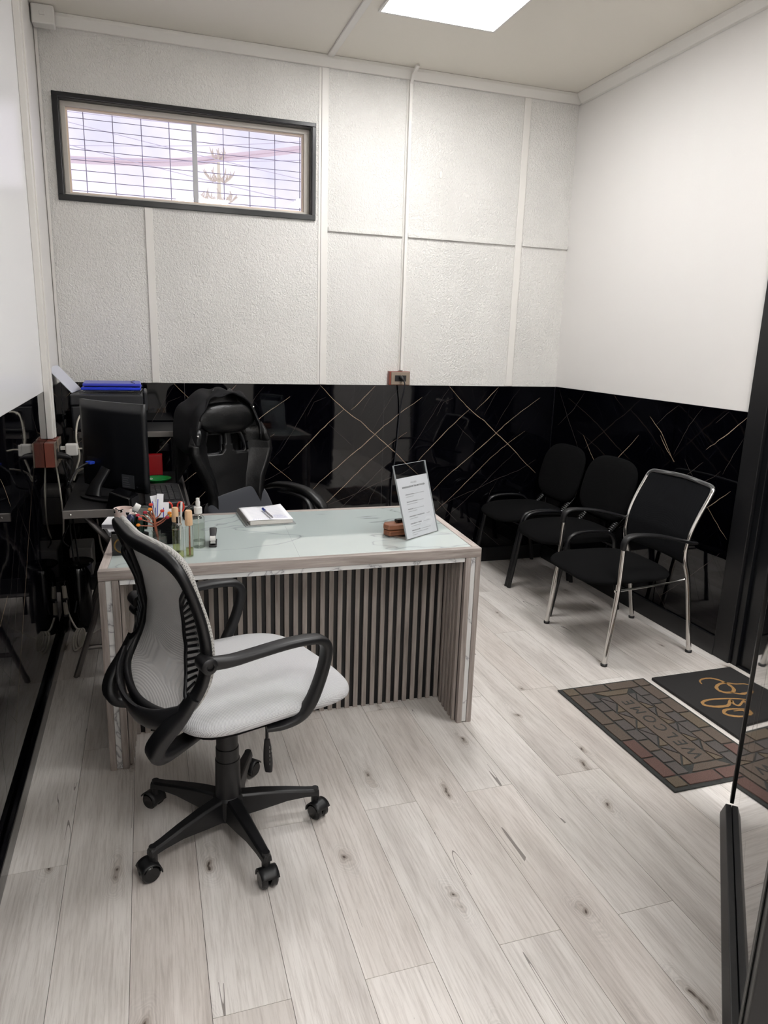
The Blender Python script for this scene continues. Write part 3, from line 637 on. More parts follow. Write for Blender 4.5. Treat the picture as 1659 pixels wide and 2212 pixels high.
# dotted mesh border that wraps the front edge of the frame
bl = [(p[0]+(.018 if p[2] > .9 else .013), cY+(p[1]-cY)*1.0, p[2]+(.006 if p[2] > .9 else 0)) for p in loop]
obj('mesh_border', sweep(B(), bl, [.009 if p[2] > .9 else .007 for p in loop], [.016]*len(loop), side=(1, 0, .12), n=10, seg=5, closed=True, pw=2.5), M['dots'], tc, smooth=60, label='dotted grey border of the backrest mesh')
bm = sweep(B(), [(-.212, cY+.225, .56), (-.25, cY+.16, .522), (-.272, cY+.06, .50), (-.274, cY-.06, .50), (-.25, cY-.16, .522), (-.212, cY-.225, .56)], .009, [.02, .03, .034, .034, .03, .02], side=(1, 0, .3), n=12, seg=5, pw=3)
obj('lower_bar', bm, M['plastic2'], tc, smooth=60)
for s in (-1, 1):
    pts = [(-.185, cY+s*.235, .60), (-.215, cY+s*.225, .55), (-.262, cY+s*.205, .49), (-.272, cY+s*.185, .445), (-.235, cY+s*.165, .425), (-.12, cY+s*.12, .432), (-.04, cY+s*.08, .435)]
    obj('back_bracket', sweep(B(), pts, [.022, .024, .028, .03, .03, .026, .022], [.012, .016, .020, .020, .014, .010, .009], side=(0, 1, 0), n=14, seg=5, pw=3.5), M['plastic'], tc, smooth=60)
    # lumbar wing
    def wy(z):
        t = (z-.60)/(.865-.60); return .176+.012*math.cos(t*7)+.045*max(0, (t-.72)/.28)**2 + .03*max(0, (.12-t)/.12)
    zz = [.60+.265*i/12 for i in range(13)]
    edge = [(side_x(z)-.016-.006, cY+s*wy(z), z) for z in zz]
    edge = [(side_x(.59)-.012, cY+s*.225, .588)]+edge+[(side_x(.88)-.010, cY+s*.236, .885)]
    wg = obj('lumbar_wing', sweep(B(), edge, .004, .007, side=(1, 0, 0), n=8, seg=3, pw=3), M['plastic'], tc, smooth=60)
    for k in range(15):
        z = .61+.0165*k; y0 = wy(z)
        obj('rib', sweep(B(), [(side_x(z)-.02, cY+s*(y0+.002), z), (side_x(z+.018)-.014, cY+s*.232, z+.028)], .003, .0042, side=(1, 0, 0), n=6), M['plastic'], wg)
    # arm
    yo = cY+s*.272
    P = [(-.165, .700), (-.10, .693), (-.03, .696), (.06, .700), (.125, .697), (.166, .688), (.186, .664), (.184, .625), (.165, .565), (.135, .505), (.105, .468), (.06, .452), (.02, .448)]
    pts = [(a, yo+(0 if i < 10 else -s*.012*(i-9)), z) for i, (a, z) in enumerate(P)]
    am = obj('armrest', sweep(B(), pts, [.015, .02, .023, .024, .024, .022, .02, .019, .019, .020, .022, .022, .018], [.018, .015, .012, .0115, .0115, .013, .015, .015, .015, .015, .013, .010, .008], side=(0, 1, 0), n=14, seg=5, pw=3), M['plastic'], tc, smooth=60)
    obj('arm_pivot', lathe(B(), [(0, 0), (.019, 0), (.021, .004), (.021, .052), (.016, .056), (.010, .056), (.009, .045), (0, .045)], 20, M=Matrix.Translation((-.160, cY+s*.238, .698)) @ Matrix.Rotation(-s*math.pi/2, 4, 'X')), M['plastic'], am, smooth=40)
obj('adjust_knob', lathe(B(), [(0, 0), (.014, 0), (.016, .01), (.016, .035), (.01, .04), (0, .04)], 18, M=Matrix.Translation((-.16, cY+.262, .66)) @ Matrix.Rotation(-math.pi/2, 4, 'X')), M['plastic2'], tc, smooth=40)

# ---------------------------------------------------------------- waiting chairs
def visitor_chair(name, label, loc, w=.5):
    """black padded chair facing -X; origin on the floor at its centre"""
    t = thing(name, label, 'chair', loc, 0, 'black padded waiting chairs')
    hw = w/2
    bm = B(); pillow(bm, -.06, 0, .425, .25, hw-.005, .036, 3.2, 2.6, 48, 14, top=lambda x, y: .012*math.cos(x*5)*math.cos(y*5)-.02*max(0, -x/.23)**3); obj('seat', bm, M['blk_fabric'], t, smooth=180)
    bm = B(); pillow(bm, 0, 0, 0, .2, hw-.004, .022, 3.2, 2.6, 48, 12)
    for v in bm.verts:
        x, y, z = v.co; v.co = Vector((.17+z+.09*(x+.2)/.4-.3*y*y, y, .675+x*.9))
    obj('backrest', bm, M['blk_fabric'], t, smooth=180)
    for s in (-1, 1):
        y = s*(hw-.006)
        obj('front_leg', sweep(B(), [(-.275, y, 0), (-.205, y, .40)], .011, .013, n=10, pw=2.6), M['blk_tube'], t, smooth=60)
        obj('rear_leg', sweep(B(), [(.175, y, 0), (.11, y, .40)], .011, .013, n=10, pw=2.6), M['blk_tube'], t, smooth=60)
        obj('side_loop', sweep(B(), [(-.205, y, .40), (-.19, y, .45), (-.14, y, .478), (-.03, y, .482), (.06, y, .47), (.10, y, .43), (.11, y, .40)], .013, .010, side=(0, 1, 0), seg=4, n=10, pw=2.6), M['blk_tube'], t, smooth=60)
        bm = B(); P = [(.12, .45), (.19, .47), (.22, .50), (.235, .55)]
        for q in range(9):
            f = q/8; x = .145+.075*f; z = .455+.075*f
            sweep(bm, [(x-.004, s*.155, z-.004), (x+.001, s*.155, z+.001)], [.0225, .0225], n=12, caps=True)
        sweep(bm, [(.12, s*.155, .435), (.145, s*.155, .455), (.22, s*.155, .53), (.235, s*.155, .58)], .013, n=10); obj('bellows', bm, M['gloss'], t, smooth=40)
    obj('under_frame', sweep(B(), [(-.19, -hw+.01, .39), (-.19, hw-.01, .39)], .010, n=8), M['blk_tube'], t); obj('under_frame', sweep(B(), [(.11, -hw+.01, .39), (.11, hw-.01, .39)], .010, n=8), M['blk_tube'], t)
    return t
visitor_chair('waiting_chair', 'black padded waiting chair in the corner, farthest of the three', (2.375, 4.055, 0), .49)
visitor_chair('waiting_chair', 'black padded waiting chair in the middle, behind the chrome-legged chair', (2.375, 3.54, 0), .50)

t = thing('chrome_armchair', 'black waiting chair with chrome legs and a see-through net back, nearest of three', 'chair', (2.285, 2.93, 0), R_(-1))
bm = B(); pillow(bm, -.10, 0, .42, .245, .262, .03, 3.6, 2.4, 56, 16, top=lambda x, y: -.022*max(0, -x/.24)**3-.03*y*y*4); obj('seat', bm, M['blk_fabric'], t, smooth=180)
obj('seat_rail', sweep(B(), [(-.24, -.27, .375), (.12, -.235, .385), (.18, -.235, .395)], .006, seg=3, n=8), M['chrome'], t, smooth=60); obj('seat_rail', sweep(B(), [(-.24, .27, .375), (.12, .235, .385), (.18, .235, .395)], .006, seg=3, n=8), M['chrome'], t, smooth=60)
obj('front_rail', sweep(B(), [(-.23, -.265, .372), (-.16, -.2, .378), (-.16, .2, .378), (-.23, .265, .372)], .007, n=8), M['chrome'], t, smooth=60)
for s in (-1, 1):
    ff = (-.255, s*.272)
    l = obj('front_leg', sweep(B(), [(-.258, s*.273, .01), (-.222, s*.268, .35), (-.215, s*.265, .60)], .0125, seg=3, n=14), M['chrome'], t, smooth=60, label='chrome leg')
    obj('foot', lathe(B(), [(0, 0), (.016, 0), (.017, .01), (.0128, .014), (0, .014)], 14, (-.258, s*.273, 0)), M['plastic'], l, smooth=40)
    l = obj('rear_leg', sweep(B(), [(.262, s*.235, .01), (.20, s*.237, .37), (.16, s*.238, .50), (.165, s*.24, .60), (.20, s*.243, .70), (.262, s*.243, .82), (.275, s*.235, .842)], [.0125, .0125, .0125, .011, .0105, .0105, .0105], seg=4, n=14), M['chrome'], t, smooth=60, label='chrome leg')
    obj('foot', lathe(B(), [(0, 0), (.016, 0), (.017, .01), (.0128, .014), (0, .014)], 14, (.262, s*.235, 0)), M['plastic'], l, smooth=40)
    obj('armrest', sweep(B(), [(-.218, s*.267, .575), (-.215, s*.267, .612), (-.19, s*.267, .638), (-.13, s*.267, .643), (-.02, s*.265, .632), (.10, s*.262, .605), (.165, s*.26, .588), (.20, s*.26, .585)], [.016, .018, .021, .022, .022, .02, .018, .012], [.010, .010, .009, .008, .008, .008, .008, .006], side=(0, 1, 0), seg=4, n=12, pw=3), M['plastic'], t, smooth=60)
obj('top_rail', sweep(B(), [(.262, -.243, .82), (.277, -.225, .848), (.283, -.15, .856), (.290, 0, .862), (.283, .15, .856), (.277, .225, .848), (.262, .243, .82)], .0108, seg=4, n=12), M['painted_glint'], t, smooth=60, label='dark dotted edge of the net back, glints painted as pale spots')
def netf(u, v):
    y = (2*u-1)*.235; z = .47+v*.385
    P = [(.168, .44), (.16, .50), (.165, .60), (.20, .70), (.262, .82), (.285, .87)]
    x = .28
    for (a, b), (c, d) in zip(P, P[1:]):
        if b <= z <= d: x = a+(c-a)*(z-b)/(d-b); break
    return (x+.028*(1-(2*u-1)**2)*(1-v*.5), y, z)
bm = B(); grid(bm, netf, 24, 24); obj('back_net', bm, M['blk_net'], t, smooth=180, solid=.003)

# ---------------------------------------------------------------- gaming chair
gc = thing('gaming_chair', 'high-backed black leather gaming chair behind the desk', 'chair', (.438, 3.506, 0), R_(-62))
star_base(gc, (36, 108, 180, 252, 324), .30)
obj('column', lathe(B(), [(0, .10), (.036, .10), (.034, .30), (.028, .302), (.028, .42), (0, .42)], 24), M['plastic'], gc, smooth=40)
bm = B(); pillow(bm, .02, 0, .50, .27, .27, .06, 4, 3, 40, 14, top=lambda x, y: .6*y*y); obj('seat', bm, M['leather'], gc, smooth=180)
BK = [(.50, .20), (.56, .215), (.64, .20), (.70, .195), (.78, .215), (.86, .262), (.92, .288), (.97, .285), (1.03, .255), (1.09, .215), (1.15, .185), (1.185, .15), (1.205, .08)]
def bw(z):
    return .86*bw0(z)
def bw0(z):
    for (a, b), (c, d) in zip(BK, BK[1:]):
        if z <= c: return b+(d-b)*(z-a)/(c-a)
    return .08
def bx(z): return -.14-.13*(z-.5)
HOLES = [[(s*.128, .928), (s*.112, .908), (s*.036, .910), (s*.022, .925), (s*.014, 1.008), (s*.100, 1.014)] for s in (-1, 1)]
def inside(p, poly):
    c = False; n = len(poly)
    for i in range(n):
        (x1, y1), (x2, y2) = poly[i], poly[i-1]
        if (y1 > p[1]) != (y2 > p[1]) and p[0] < (x2-x1)*(p[1]-y1)/(y2-y1)+x1: c = not c
    return c
def backf(u, v, off=0.):
    z = .50+.705*v; t = 2*u-1; w = bw(z); y = t*w
    wing = (.10 if .6 < z < 1.02 else .06)*max(0, (abs(t)-.5)/.5)**1.5
    return (bx(z)+wing+.012*math.cos(t*3)+off, y, z)
bm = B(); V = grid(bm, backf, 64, 90)
kill = []
for f in bm.faces:
    c = f.calc_center_median()
    if any(inside((c.y, c.z), h) for h in HOLES): kill.append(f)
bmesh.ops.delete(bm, geom=kill, context='FACES')
bk = obj('backrest', bm, M['leather'], gc, smooth=180); s_ = bk.modifiers.new('s', 'SOLIDIFY'); s_.thickness = .05; s_.offset = -1 
bk['label'] = 'black leather backrest with two slots'
for h in HOLES:
    pts = [(bx(z)+.018, y, z) for y, z in h]; q = []
    for i in range(len(pts)):
        a, b = Vector(pts[i]), Vector(pts[(i+1) % len(pts)]); q += [a.lerp(b, .12), a.lerp(b, .5), a.lerp(b, .88)]
    obj('slot_frame', sweep(B(), q, .014, .0085, side=(1, 0, 0), n=10, closed=True, pw=3), M['plastic2'], bk, smooth=60)
for s in (-1, 1):
    pts = [(backf((1+s*.62)/2, v)[0]+.003, backf((1+s*.62)/2, v)[1], backf((1+s*.62)/2, v)[2]) for v in [.05+.045*i for i in range(13)]]
    obj('seam', sweep(B(), pts, .0022, n=6), M['plastic'], bk)
    pts = [(backf((1+s*f)/2, .575+.03*(1-f))[0]+.004, backf((1+s*f)/2, .6)[1], .912-.03*(1-f)) for f in (.6, .7, .8, .9, .98)]
    obj('seam', sweep(B(), pts, .0022, n=6), M['plastic'], bk)
bm = B(); pillow(bm, 0, 0, 0, .05, .165, .078, 2.6, 2.4, 40, 18)
for v in bm.verts:
    v.co.x += .008*math.sin(v.co.y*60+v.co.z*40)*(abs(v.co.y)/.165)**2; v.co = Vector((v.co.x+bx(1.08)+.055, v.co.y, v.co.z+1.09))
obj('head_pillow', bm, M['leather'], gc, smooth=180)
for s in (-1, 1):
    y = s*.295+(.06 if s > 0 else 0)
    xs_ = -.05
    zl = 0 if s > 0 else -.075
    obj('armrest', sweep(B(), [(-.215+xs_, y-.03*s, .675+zl), (-.14+xs_, y-.015*s, .70+zl), (-.03+xs_, y+.01*s, .705+zl), (.08+xs_, y+.03*s, .685+zl), (.16+xs_, y+.045*s, .635+zl), (.19+xs_, y+.05*s, .60+zl)], [.018, .027, .03, .032, .032, .02], [.012, .018, .020, .022, .022, .014], side=(0, 1, 0), seg=5, n=14, pw=2.6), M['leather'], gc, smooth=180)
    obj('arm_bracket', sweep(B(), [(-.18, y, .668+zl), (-.04, y, .672+zl), (.06, y, .65+zl), (.10, y*.98, .58+zl*.7), (.05, y*.9, .49), (0, y*.7, .45)], .02, .008, side=(0, 1, 0), seg=5, n=10, pw=3), M['plastic'], gc, smooth=60)
# cushion on the seat
def cush(u, v):
    return None
bm = B(); pillow(bm, 0, 0, 0, .04, .19, .115, 5, 4, 48, 20)
for v in bm.verts: v.co = Matrix.Rotation(R_(-26), 4, 'Y') @ Matrix.Rotation(R_(9), 4, 'X') @ v.co
tag(obj('cushion', bm, M['cushion'], None, (.42, 3.575, .615), (0, R_(0), R_(-62)), smooth=180), 'dark slate cushion leaning in the seat of the gaming chair', 'cushion')
# jacket draped over the top of the backrest
def jack(u, v):
    # u round the outline (left low -> top -> right low), v from front hem to rear hem
    a = math.pi*(1.03-1.12*u); ca, sa = math.cos(a), math.sin(a)
    rz = .185 if sa > 0 else .30
    y = (.168 if u < .5 else .168+.06*(u-.5)/.5)*-1*ca*-1*-1; z = 1.035+.185*max(sa, 0)**.8+(.35*sa if sa < 0 else 0)
    r = 1+.012*math.sin(u*23+v*9)+.012*math.sin(u*41)
    k = v
    if v < .25: x = bx(z)+.115-.03*(v/.25); r *= .93+.07*(v/.25)
    elif v < .7: x = bx(z)+.085-.155*(v-.25)/.45
    else: x = bx(z)-.07-.01*(v-.7)/.3; z -= .35*(v-.7)/.3*(1 if sa > 0 else .3); r *= 1.0
    y *= r; z = 1.035+(z-1.035)*r
    z += .007*math.sin(u*31+v*13); x += .008*math.sin(u*17+v*5)
    if u < .3 : z -= .03*(.3-u)/.3*(1-v*.4)
    return (x, y, z)
bm = B(); grid(bm, jack, 70, 36)
jk = obj('jacket', bm, M['jacket'], None, (.438, 3.506, 0), (0, 0, R_(-62)), smooth=180); s_ = jk.modifiers.new('s', 'SOLIDIFY'); s_.thickness = .008; s_.offset = 1
tag(jk, 'black jacket hung over the top of the gaming chair back', 'jacket')
bm = B(); sweep(bm, [jack(.02+.2*i/8, .02) for i in range(9)], .004, n=6); obj('piping', bm, M['plastic'], jk, smooth=60)
for u, v in ((.05, .3), (.20, .05), (.93, .03)):
    p = jack(u, v); obj('snap', pillow(B(), p[0]+.012, p[1], p[2], .006, .006, .006, 2, 2, 12, 8), M['chrome'], jk, smooth=180)
# ---------------------------------------------------------------- door mats
mt = thing('welcome_mat', 'brown and grey rubber doormat patterned as paving with the word WELCOME', 'doormat', (1.664, 1.733, 0))
MW, ML = .455, .760   # local x: 0..MW (to the right), y: 0..ML (away from camera); text runs along +y, its top towards -x
bs = boxb(0, MW, 0, ML, .0005, .007); obj('rubber_base', bs, M['rubber'], mt, bev=.003)
def poly_piece(pts, m, name='brick', h=.0115, inset=.0045):
    cx = sum(p[0] for p in pts)/len(pts); cy = sum(p[1] for p in pts)/len(pts); q = []
    n = len(pts); P = [Vector((a, b, 0)) for a, b in pts]; area = sum(P[i].x*P[(i+1) % n].y-P[(i+1) % n].x*P[i].y for i in range(n)); sg = 1 if area > 0 else -1
    for i in range(n):
        a, b, c = P[i-1], P[i], P[(i+1) % n]; d1 = (b-a).normalized(); d2 = (c-b).normalized()
        n1 = Vector((-d1.y, d1.x, 0))*sg; n2 = Vector((-d2.y, d2.x, 0))*sg; bi = (n1+n2); k = inset/max(.25, (bi.length_squared/2)) ; q.append(b+bi*k*1.0 if bi.length > .1 else b+n1*inset)
    # wavy edges
    r = []
    for i in range(n):
        a, b = q[i], q[(i+1) % n]; L = (b-a).length; k = max(1, int(L/.03)); 
        for s in range(k):
            v = a.lerp(b, s/k); 
            if s: v += Vector((random.uniform(-.0012, .0012), random.uniform(-.0012, .0012), 0))
            r.append((v.x-cx, v.y-cy))
    bm = B(); prism(bm, r, .0065, h); return obj(name, bm, m, mt, (cx, cy, 0), bev=.001)
bw_ = .062; e0 = .012
def rect(x0, x1, y0, y1): return [(x0, y0), (x1, y0), (x1, y1), (x0, y1)]
xi0, xi1, yi0, yi1 = e0+bw_, MW-e0-bw_, e0+bw_, ML-e0-bw_
corner = [(e0, e0), (MW-e0-bw_, e0), (e0, ML-e0-bw_), (MW-e0-bw_, ML-e0-bw_)]
for i, (x, y) in enumerate(corner): poly_piece(rect(x, x+bw_, y, y+bw_), BRK[(3, 2, 3, 1)[i]])
for j, y0 in enumerate((e0, yi1)):
    for i in range(2):
        w = (xi1-xi0)/2; poly_piece(rect(xi0+i*w, xi0+(i+1)*w, y0, y0+bw_), BRK[2 if j == 0 else 1])
for j, x0 in enumerate((e0, xi1)):
    for i in range(5):
        h = (yi1-yi0)/5; poly_piece(rect(x0, x0+bw_, yi0+i*h, yi0+(i+1)*h), BRK[(2, 2, 1, 1, 1)[i] if j == 0 else (2, 1, 3, 1, 1)[i]])
cx0, cx1, cy0, cy1 = .178, .282, .118, .642
for x0, x1 in ((xi0, xi0+.056), (xi1-.056, xi1)):
    for i in range(8):
        h = (yi1-yi0)/8; poly_piece(rect(x0, x1, yi0+i*h, yi0+(i+1)*h), BRK[(0, 0, 1, 0, 0, 1, 0, 0)[i]])
# zig-zag of triangles between the centre board and the square stones
for s, xa, xb in ((0, xi0+.056, cx0), (1, xi1-.056, cx1)):
    n = 4; h = (cy1-cy0+.0)/n
    for i in range(n):
        y = cy0+i*h
        poly_piece([(xa, y), (xb, y+h*.5), (xa, y+h)], BRK[(1, 0)[i % 2]], 'triangle_stone', inset=.0028)
        poly_piece([(xb, y), (xb, y+h*.46), (xa+(xb-xa)*.08, y+.002)], BRK[3], 'triangle_stone', inset=.0022)
        poly_piece([(xb, y+h*.54), (xb, y+h), (xa+(xb-xa)*.08, y+h-.002)], BRK[0], 'triangle_stone', inset=.0022)
poly_piece([(xi0+.056, yi0), (xi1-.056, yi0), (cx1, cy0), (cx0, cy0)], BRK[1], 'end_stone'); poly_piece([(xi0+.056, yi1), (cx0, cy1), (cx1, cy1), (xi1-.056, yi1)], BRK[3], 'end_stone')
poly_piece(rect(cx0, cx1, cy0, cy1), BRK[1], 'centre_board')
me = text_mesh('WELCOME', .078, 'CENTER'); 
ly = cy0+.03
for ch, wd in zip('WELCOME', (.086, .062, .056, .072, .078, .08, .062)):
    me = text_mesh(ch, .074, 'CENTER', .0004); k = M['ink']
    o_ = obj('letter', me, M['rubber'], mt, (.257, ly+wd/2-.012, .0121), (0, 0, math.pi/2)); o_.scale = (1., .98, 1); ly += wd*.93
m2 = thing('coir_mat', 'black coir doormat with tan handwriting loops, beside the door', 'doormat', (2.375, 2.10, 0))
obj('pile', boxb(-.226, .226, -.375, .375, .0005, .014), M['coir'], m2, bev=.003)
STR = [[(2.332, 2.36), (2.344, 2.386), (2.375, 2.4), (2.416, 2.395), (2.442, 2.365), (2.449, 2.316), (2.438, 2.28), (2.412, 2.261), (2.378, 2.264), (2.362, 2.287), (2.374, 2.316), (2.409, 2.337), (2.448, 2.339), (2.484, 2.32), (2.527, 2.309), (2.56, 2.28)],
 [(2.401, 2.264), (2.434, 2.236), (2.496, 2.239), (2.55, 2.25)], [(2.46, 2.15), (2.433, 2.178), (2.371, 2.209), (2.279, 2.228), (2.236, 2.227), (2.208, 2.216), (2.203, 2.194), (2.235, 2.172), (2.278, 2.165), (2.304, 2.169), (2.348, 2.201), (2.334, 2.171), (2.347, 2.154), (2.401, 2.183), (2.387, 2.151), (2.43, 2.14)],
 [(2.40, 2.10), (2.356, 2.118), (2.301, 2.135), (2.261, 2.138), (2.235, 2.122), (2.238, 2.099), (2.268, 2.08), (2.312, 2.074), (2.33, 2.114), (2.286, 2.12)], [(2.312, 2.074), (2.349, 2.069), (2.385, 2.048), (2.43, 2.03)]]
bm = B()
for i, st in enumerate(STR):
    sweep(bm, [(x-2.375, y-2.10, .0135) for x, y in st], .0085 if i < 3 else .008, .0016, side=(0, 0, 1) if 0 else None, n=6, seg=4)
bm.free(); bm = B()
for i, st in enumerate(STR): ribbon(bm, [(x-2.375, y-2.10) for x, y in st], .015, lambda a, b: (a, b, .0146), seg=4)
obj('script_lettering', bm, M['tan'], m2, solid=.0012)

# ---------------------------------------------------------------- things on the desk
def glassobj(name, prof, c, m, parent, n=28): return obj(name, lathe(B(), prof, n), m, parent, c, smooth=35)
t = thing('spray_bottle', 'clear spray bottle with white pump, right-hand one of the bottles', 'bottle', (.152, 2.600, ZD))
glassobj('body', [(0, 0), (.021, 0), (.023, .004), (.023, .10), (.021, .112), (.012, .123), (.0105, .126), (.0105, .132), (0, .132)], (0, 0, 0), M['bottle'], t)
glassobj('liquid', [(0, .002), (.0215, .002), (.0215, .026), (0, .026)], (0, 0, 0), M['bottle'], t); glassobj('tube', [(0, .004), (.0015, .004), (.0015, .13), (0, .13)], (0, 0, 0), M['white_plastic'], t, 8)
bm = B(); grid(bm, lambda u, v: (.0233*math.cos(R_(215+110*u)), .0233*math.sin(R_(215+110*u)), .025+.07*v), 12, 1); obj('label_film', bm, thin_glass('label_film', (226, 230, 224), rough=.3), t)
glassobj('collar', [(0, .128), (.0145, .128), (.0145, .15), (.009, .153), (0, .153)], (0, 0, 0), M['white_plastic'], t); glassobj('pump', [(0, .152), (.008, .152), (.008, .170), (.0065, .174), (.0065, .184), (0, .186)], (0, 0, 0), M['white_plastic'], t)
def capped(loc, h, r, cap, label, oil):
    t = thing('perfume_bottle', label, 'bottle', loc, 0, 'small slim glass bottles on the desk'); hb = h-cap
    glassobj('body', [(0, 0), (r*.9, 0), (r, .003), (r, hb*.86), (r*.75, hb*.96), (r*.6, hb), (0, hb)], (0, 0, 0), M['bottle'], t); glassobj('liquid', [(0, .003), (r*.88, .003), (r*.88, oil), (0, oil)], (0, 0, 0), M['oil'], t)
    return t, hb
t, hb = capped((.070, 2.545, ZD), .166, .0135, .052, 'slim glass bottle with beech cap standing left, behind the metal-capped bottle', .085); obj('cap', lathe(B(), [(0, hb), (.0115, hb), (.0125, hb+.004), (.0115, hb+.048), (.009, hb+.052), (0, hb+.052)], 24), M['beech'], t, smooth=35)
t, hb = capped((.113, 2.492, ZD), .166, .0140, .053, 'slim glass bottle with beech cap, between the metal-capped bottle and the spray bottle', .03); obj('cap', lathe(B(), [(0, hb), (.0125, hb), (.0135, hb+.004), (.0125, hb+.049), (.010, hb+.053), (0, hb+.053)], 24), M['beech'], t, smooth=35)
obj('reed', sweep(B(), [(0, 0, .004), (.002, 0, hb)], .003, n=6), M['rust'], t)
t, hb = capped((.079, 2.482, ZD), .148, .0150, .03, 'slim glass bottle with a short metal cap, front one of the bottles', .022); obj('cap', lathe(B(), [(0, hb), (.010, hb), (.010, hb+.004), (.0085, hb+.006), (.0085, hb+.03), (0, hb+.03)], 24), M['chrome'], t, smooth=35)
# stapler
t = thing('stapler', 'small black and silver stapler on the desk, right of the bottles', 'stapler', (.205, 2.63, ZD), R_(84))
obj('base', boxb(-.05, .045, -.014, .014, 0, .008), M['plastic'], t, bev=.003)
obj('magazine', boxb(-.045, .042, -.009, .009, .012, .024), M['chrome'], t, bev=.002)
obj('top_arm', sweep(B(), [(-.046, 0, .029), (-.01, 0, .034), (.03, 0, .040), (.052, 0, .045)], [.011, .012, .0135, .014], [.004, .006, .008, .006], side=(0, 1, 0), seg=3, n=12, pw=3), M['plastic2'], t, smooth=50)
obj('nose_plate', boxb(-.052, -.018, -.0105, .0105, .026, .037), M['white_plastic'], t, bev=.002)
# glass block with copper tree
t = thing('glass_vase', 'square clear glass holder with the copper tree ornament in it', 'vase', (.004, 2.588, ZD), R_(3))
bm = B(); 
for a in ((-.034, .034, -.022, .022, 0, .008), (-.034, -.030, -.022, .022, .008, .056), (.030, .034, -.022, .022, .008, .056), (-.030, .030, -.022, -.018, .008, .056), (-.030, .030, .018, .022, .008, .056)): box(bm, *a)
obj('glass_walls', bm, M['bottle'], t, bev=.001); obj('neck', lathe(B(), [(.012, .02), (.013, .07), (.016, .075), (.0155, .07), (.011, .02)], 20), M['bottle'], t, smooth=40)
tr = thing('copper_tree', 'small copper brown tree ornament with red and orange enamel leaves', 'ornament', (.005, 2.588, ZD+.009), R_(5))
obj('trunk', sweep(B(), [(.006, 0, 0), (.003, 0, .04), (-.002, 0, .075), (-.004, 0, .10), (-.006, 0, .12)], [.0035, .005, .006, .006, .004], [.0025, .003, .003, .003, .002], seg=3, n=8), M['rust'], tr, smooth=60)
BR = [((-.003, 0, .085), (-.025, .002, .098), (-.050, .003, .108)), ((-.003, 0, .08), (-.03, -.004, .085), (-.058, -.006, .088)), ((-.004, 0, .095), (-.02, .004, .118), (-.032, .004, .13)), ((-.006, 0, .118), (-.010, 0, .135), (-.012, 0, .158)),
 ((-.003, 0, .09), (.02, .003, .10), (.045, .004, .122)), ((0, 0, .082), (.022, -.003, .095), (.036, -.004, .108)), ((-.004, 0, .105), (.012, .002, .118), (.02, .003, .132)), ((-.005, 0, .11), (-.018, -.003, .128), (-.016, -.004, .142)), ((-.02, .003, .1), (-.04, .003, .12), (-.058, .003, .122))]
enam = [mat('enamel_red', (196, 58, 44), .2), mat('enamel_orange', (226, 134, 44), .2), mat('enamel_crimson', (176, 40, 60), .2)]
for i, p in enumerate(BR):
    b = obj('branch', sweep(B(), p, [.0032, .0024, .0018], .0018, seg=4, n=6), M['rust'], tr, smooth=60)
    x, y, z = p[-1]; d = 1 if x > 0 else -1; obj('leaf', pillow(B(), x+d*.003, y-.0008, z+.003, .0075, .0022, .0058, 2.4, 2, 16, 8), enam[i % 3], b, smooth=180)
# pen holder with papers
t = thing('pen_holder', 'black mesh organiser box behind the small bottles, sticky notes inside', 'holder', (.040, 2.70, ZD), R_(-1))
bm = B()
for a in ((-.047, .047, -.04, .04, 0, .002), (-.047, -.045, -.04, .04, .002, .10), (.045, .047, -.04, .04, .002, .10), (-.045, .045, -.04, -.038, .002, .10), (-.045, .045, .038, .04, .002, .10)): box(bm, *a)
obj('walls', bm, M['blk_net'], t); obj('rim', sweep(B(), [(-.047, -.04, .101), (.047, -.04, .101), (.047, .04, .101), (-.047, .04, .101)], .002, n=8, closed=True), M['plastic'], t)
for i, (x, a, h, c) in enumerate(((-.030, 5, .182, 'tallest'), (-.022, -2, .150, 'short'), (-.012, -9, .176, 'right-leaning'), (-.004, 3, .145, 'lowest'))):
    p = obj('folded_paper', boxb(-.012, .012, -.0009, .0009, 0, h), M['paper'], None, (.040+x, 2.685+.006*i, ZD+.0025), (R_(-4), R_(a), R_(6)), bev=.0004)
    tag(p, '%s white folded paper standing in the black organiser' % {'tallest': 'leftmost, tallest', 'short': 'short second-from-left', 'right-leaning': 'right-leaning, blue-edged', 'lowest': 'rightmost, lowest'}[c], 'paper', 'folded papers in the organiser')
    obj('print_stripe', boxb(-.009, -.006, -.0012, -.00095, .03, h-.02), M['blue2'], p)
tag(obj('sticky_notes', boxb(-.009, .009, -.012, .012, 0, .035), mat('sticky_orange', (238, 160, 40), .7), None, (.062, 2.684, ZD+.072), (0, 0, 0)), 'pad of orange sticky notes in the black organiser', 'notes')
tag(obj('note_card', boxb(-.011, .011, -.0015, .0015, 0, .05), M['paper'], None, (.063, 2.700, ZD+.075), bev=.0004), 'white card standing behind the orange sticky notes', 'paper')
# scissors
t = thing('scissors', 'red-handled scissors standing in the black organiser', 'scissors', (.075, 2.72, ZD+.004), R_(4))
for s in (-1, 1):
    obj('blade', sweep(B(), [(0, s*.001, 0), (s*.004, s*.001, .10)], [.004, .006], .0008, side=(1, 0, 0), n=6), M['chrome'], t)
    pts = [(s*.004+s*.017+.013*math.cos(R_(k*30))*.9, 0, .122+.019*math.sin(R_(k*30))) for k in range(12)]
    obj('handle', sweep(B(), pts, .0036, n=8, closed=True), enam[0], t, smooth=60)
obj('white_pen', sweep(B(), [(0, 0, 0), (.012, 0, .145)], .004, n=10), M['white_plastic'], None, (.087, 2.705, ZD+.003)); tag(bpy.data.objects['white_pen'], 'white pen standing beside the red-handled scissors', 'pen')
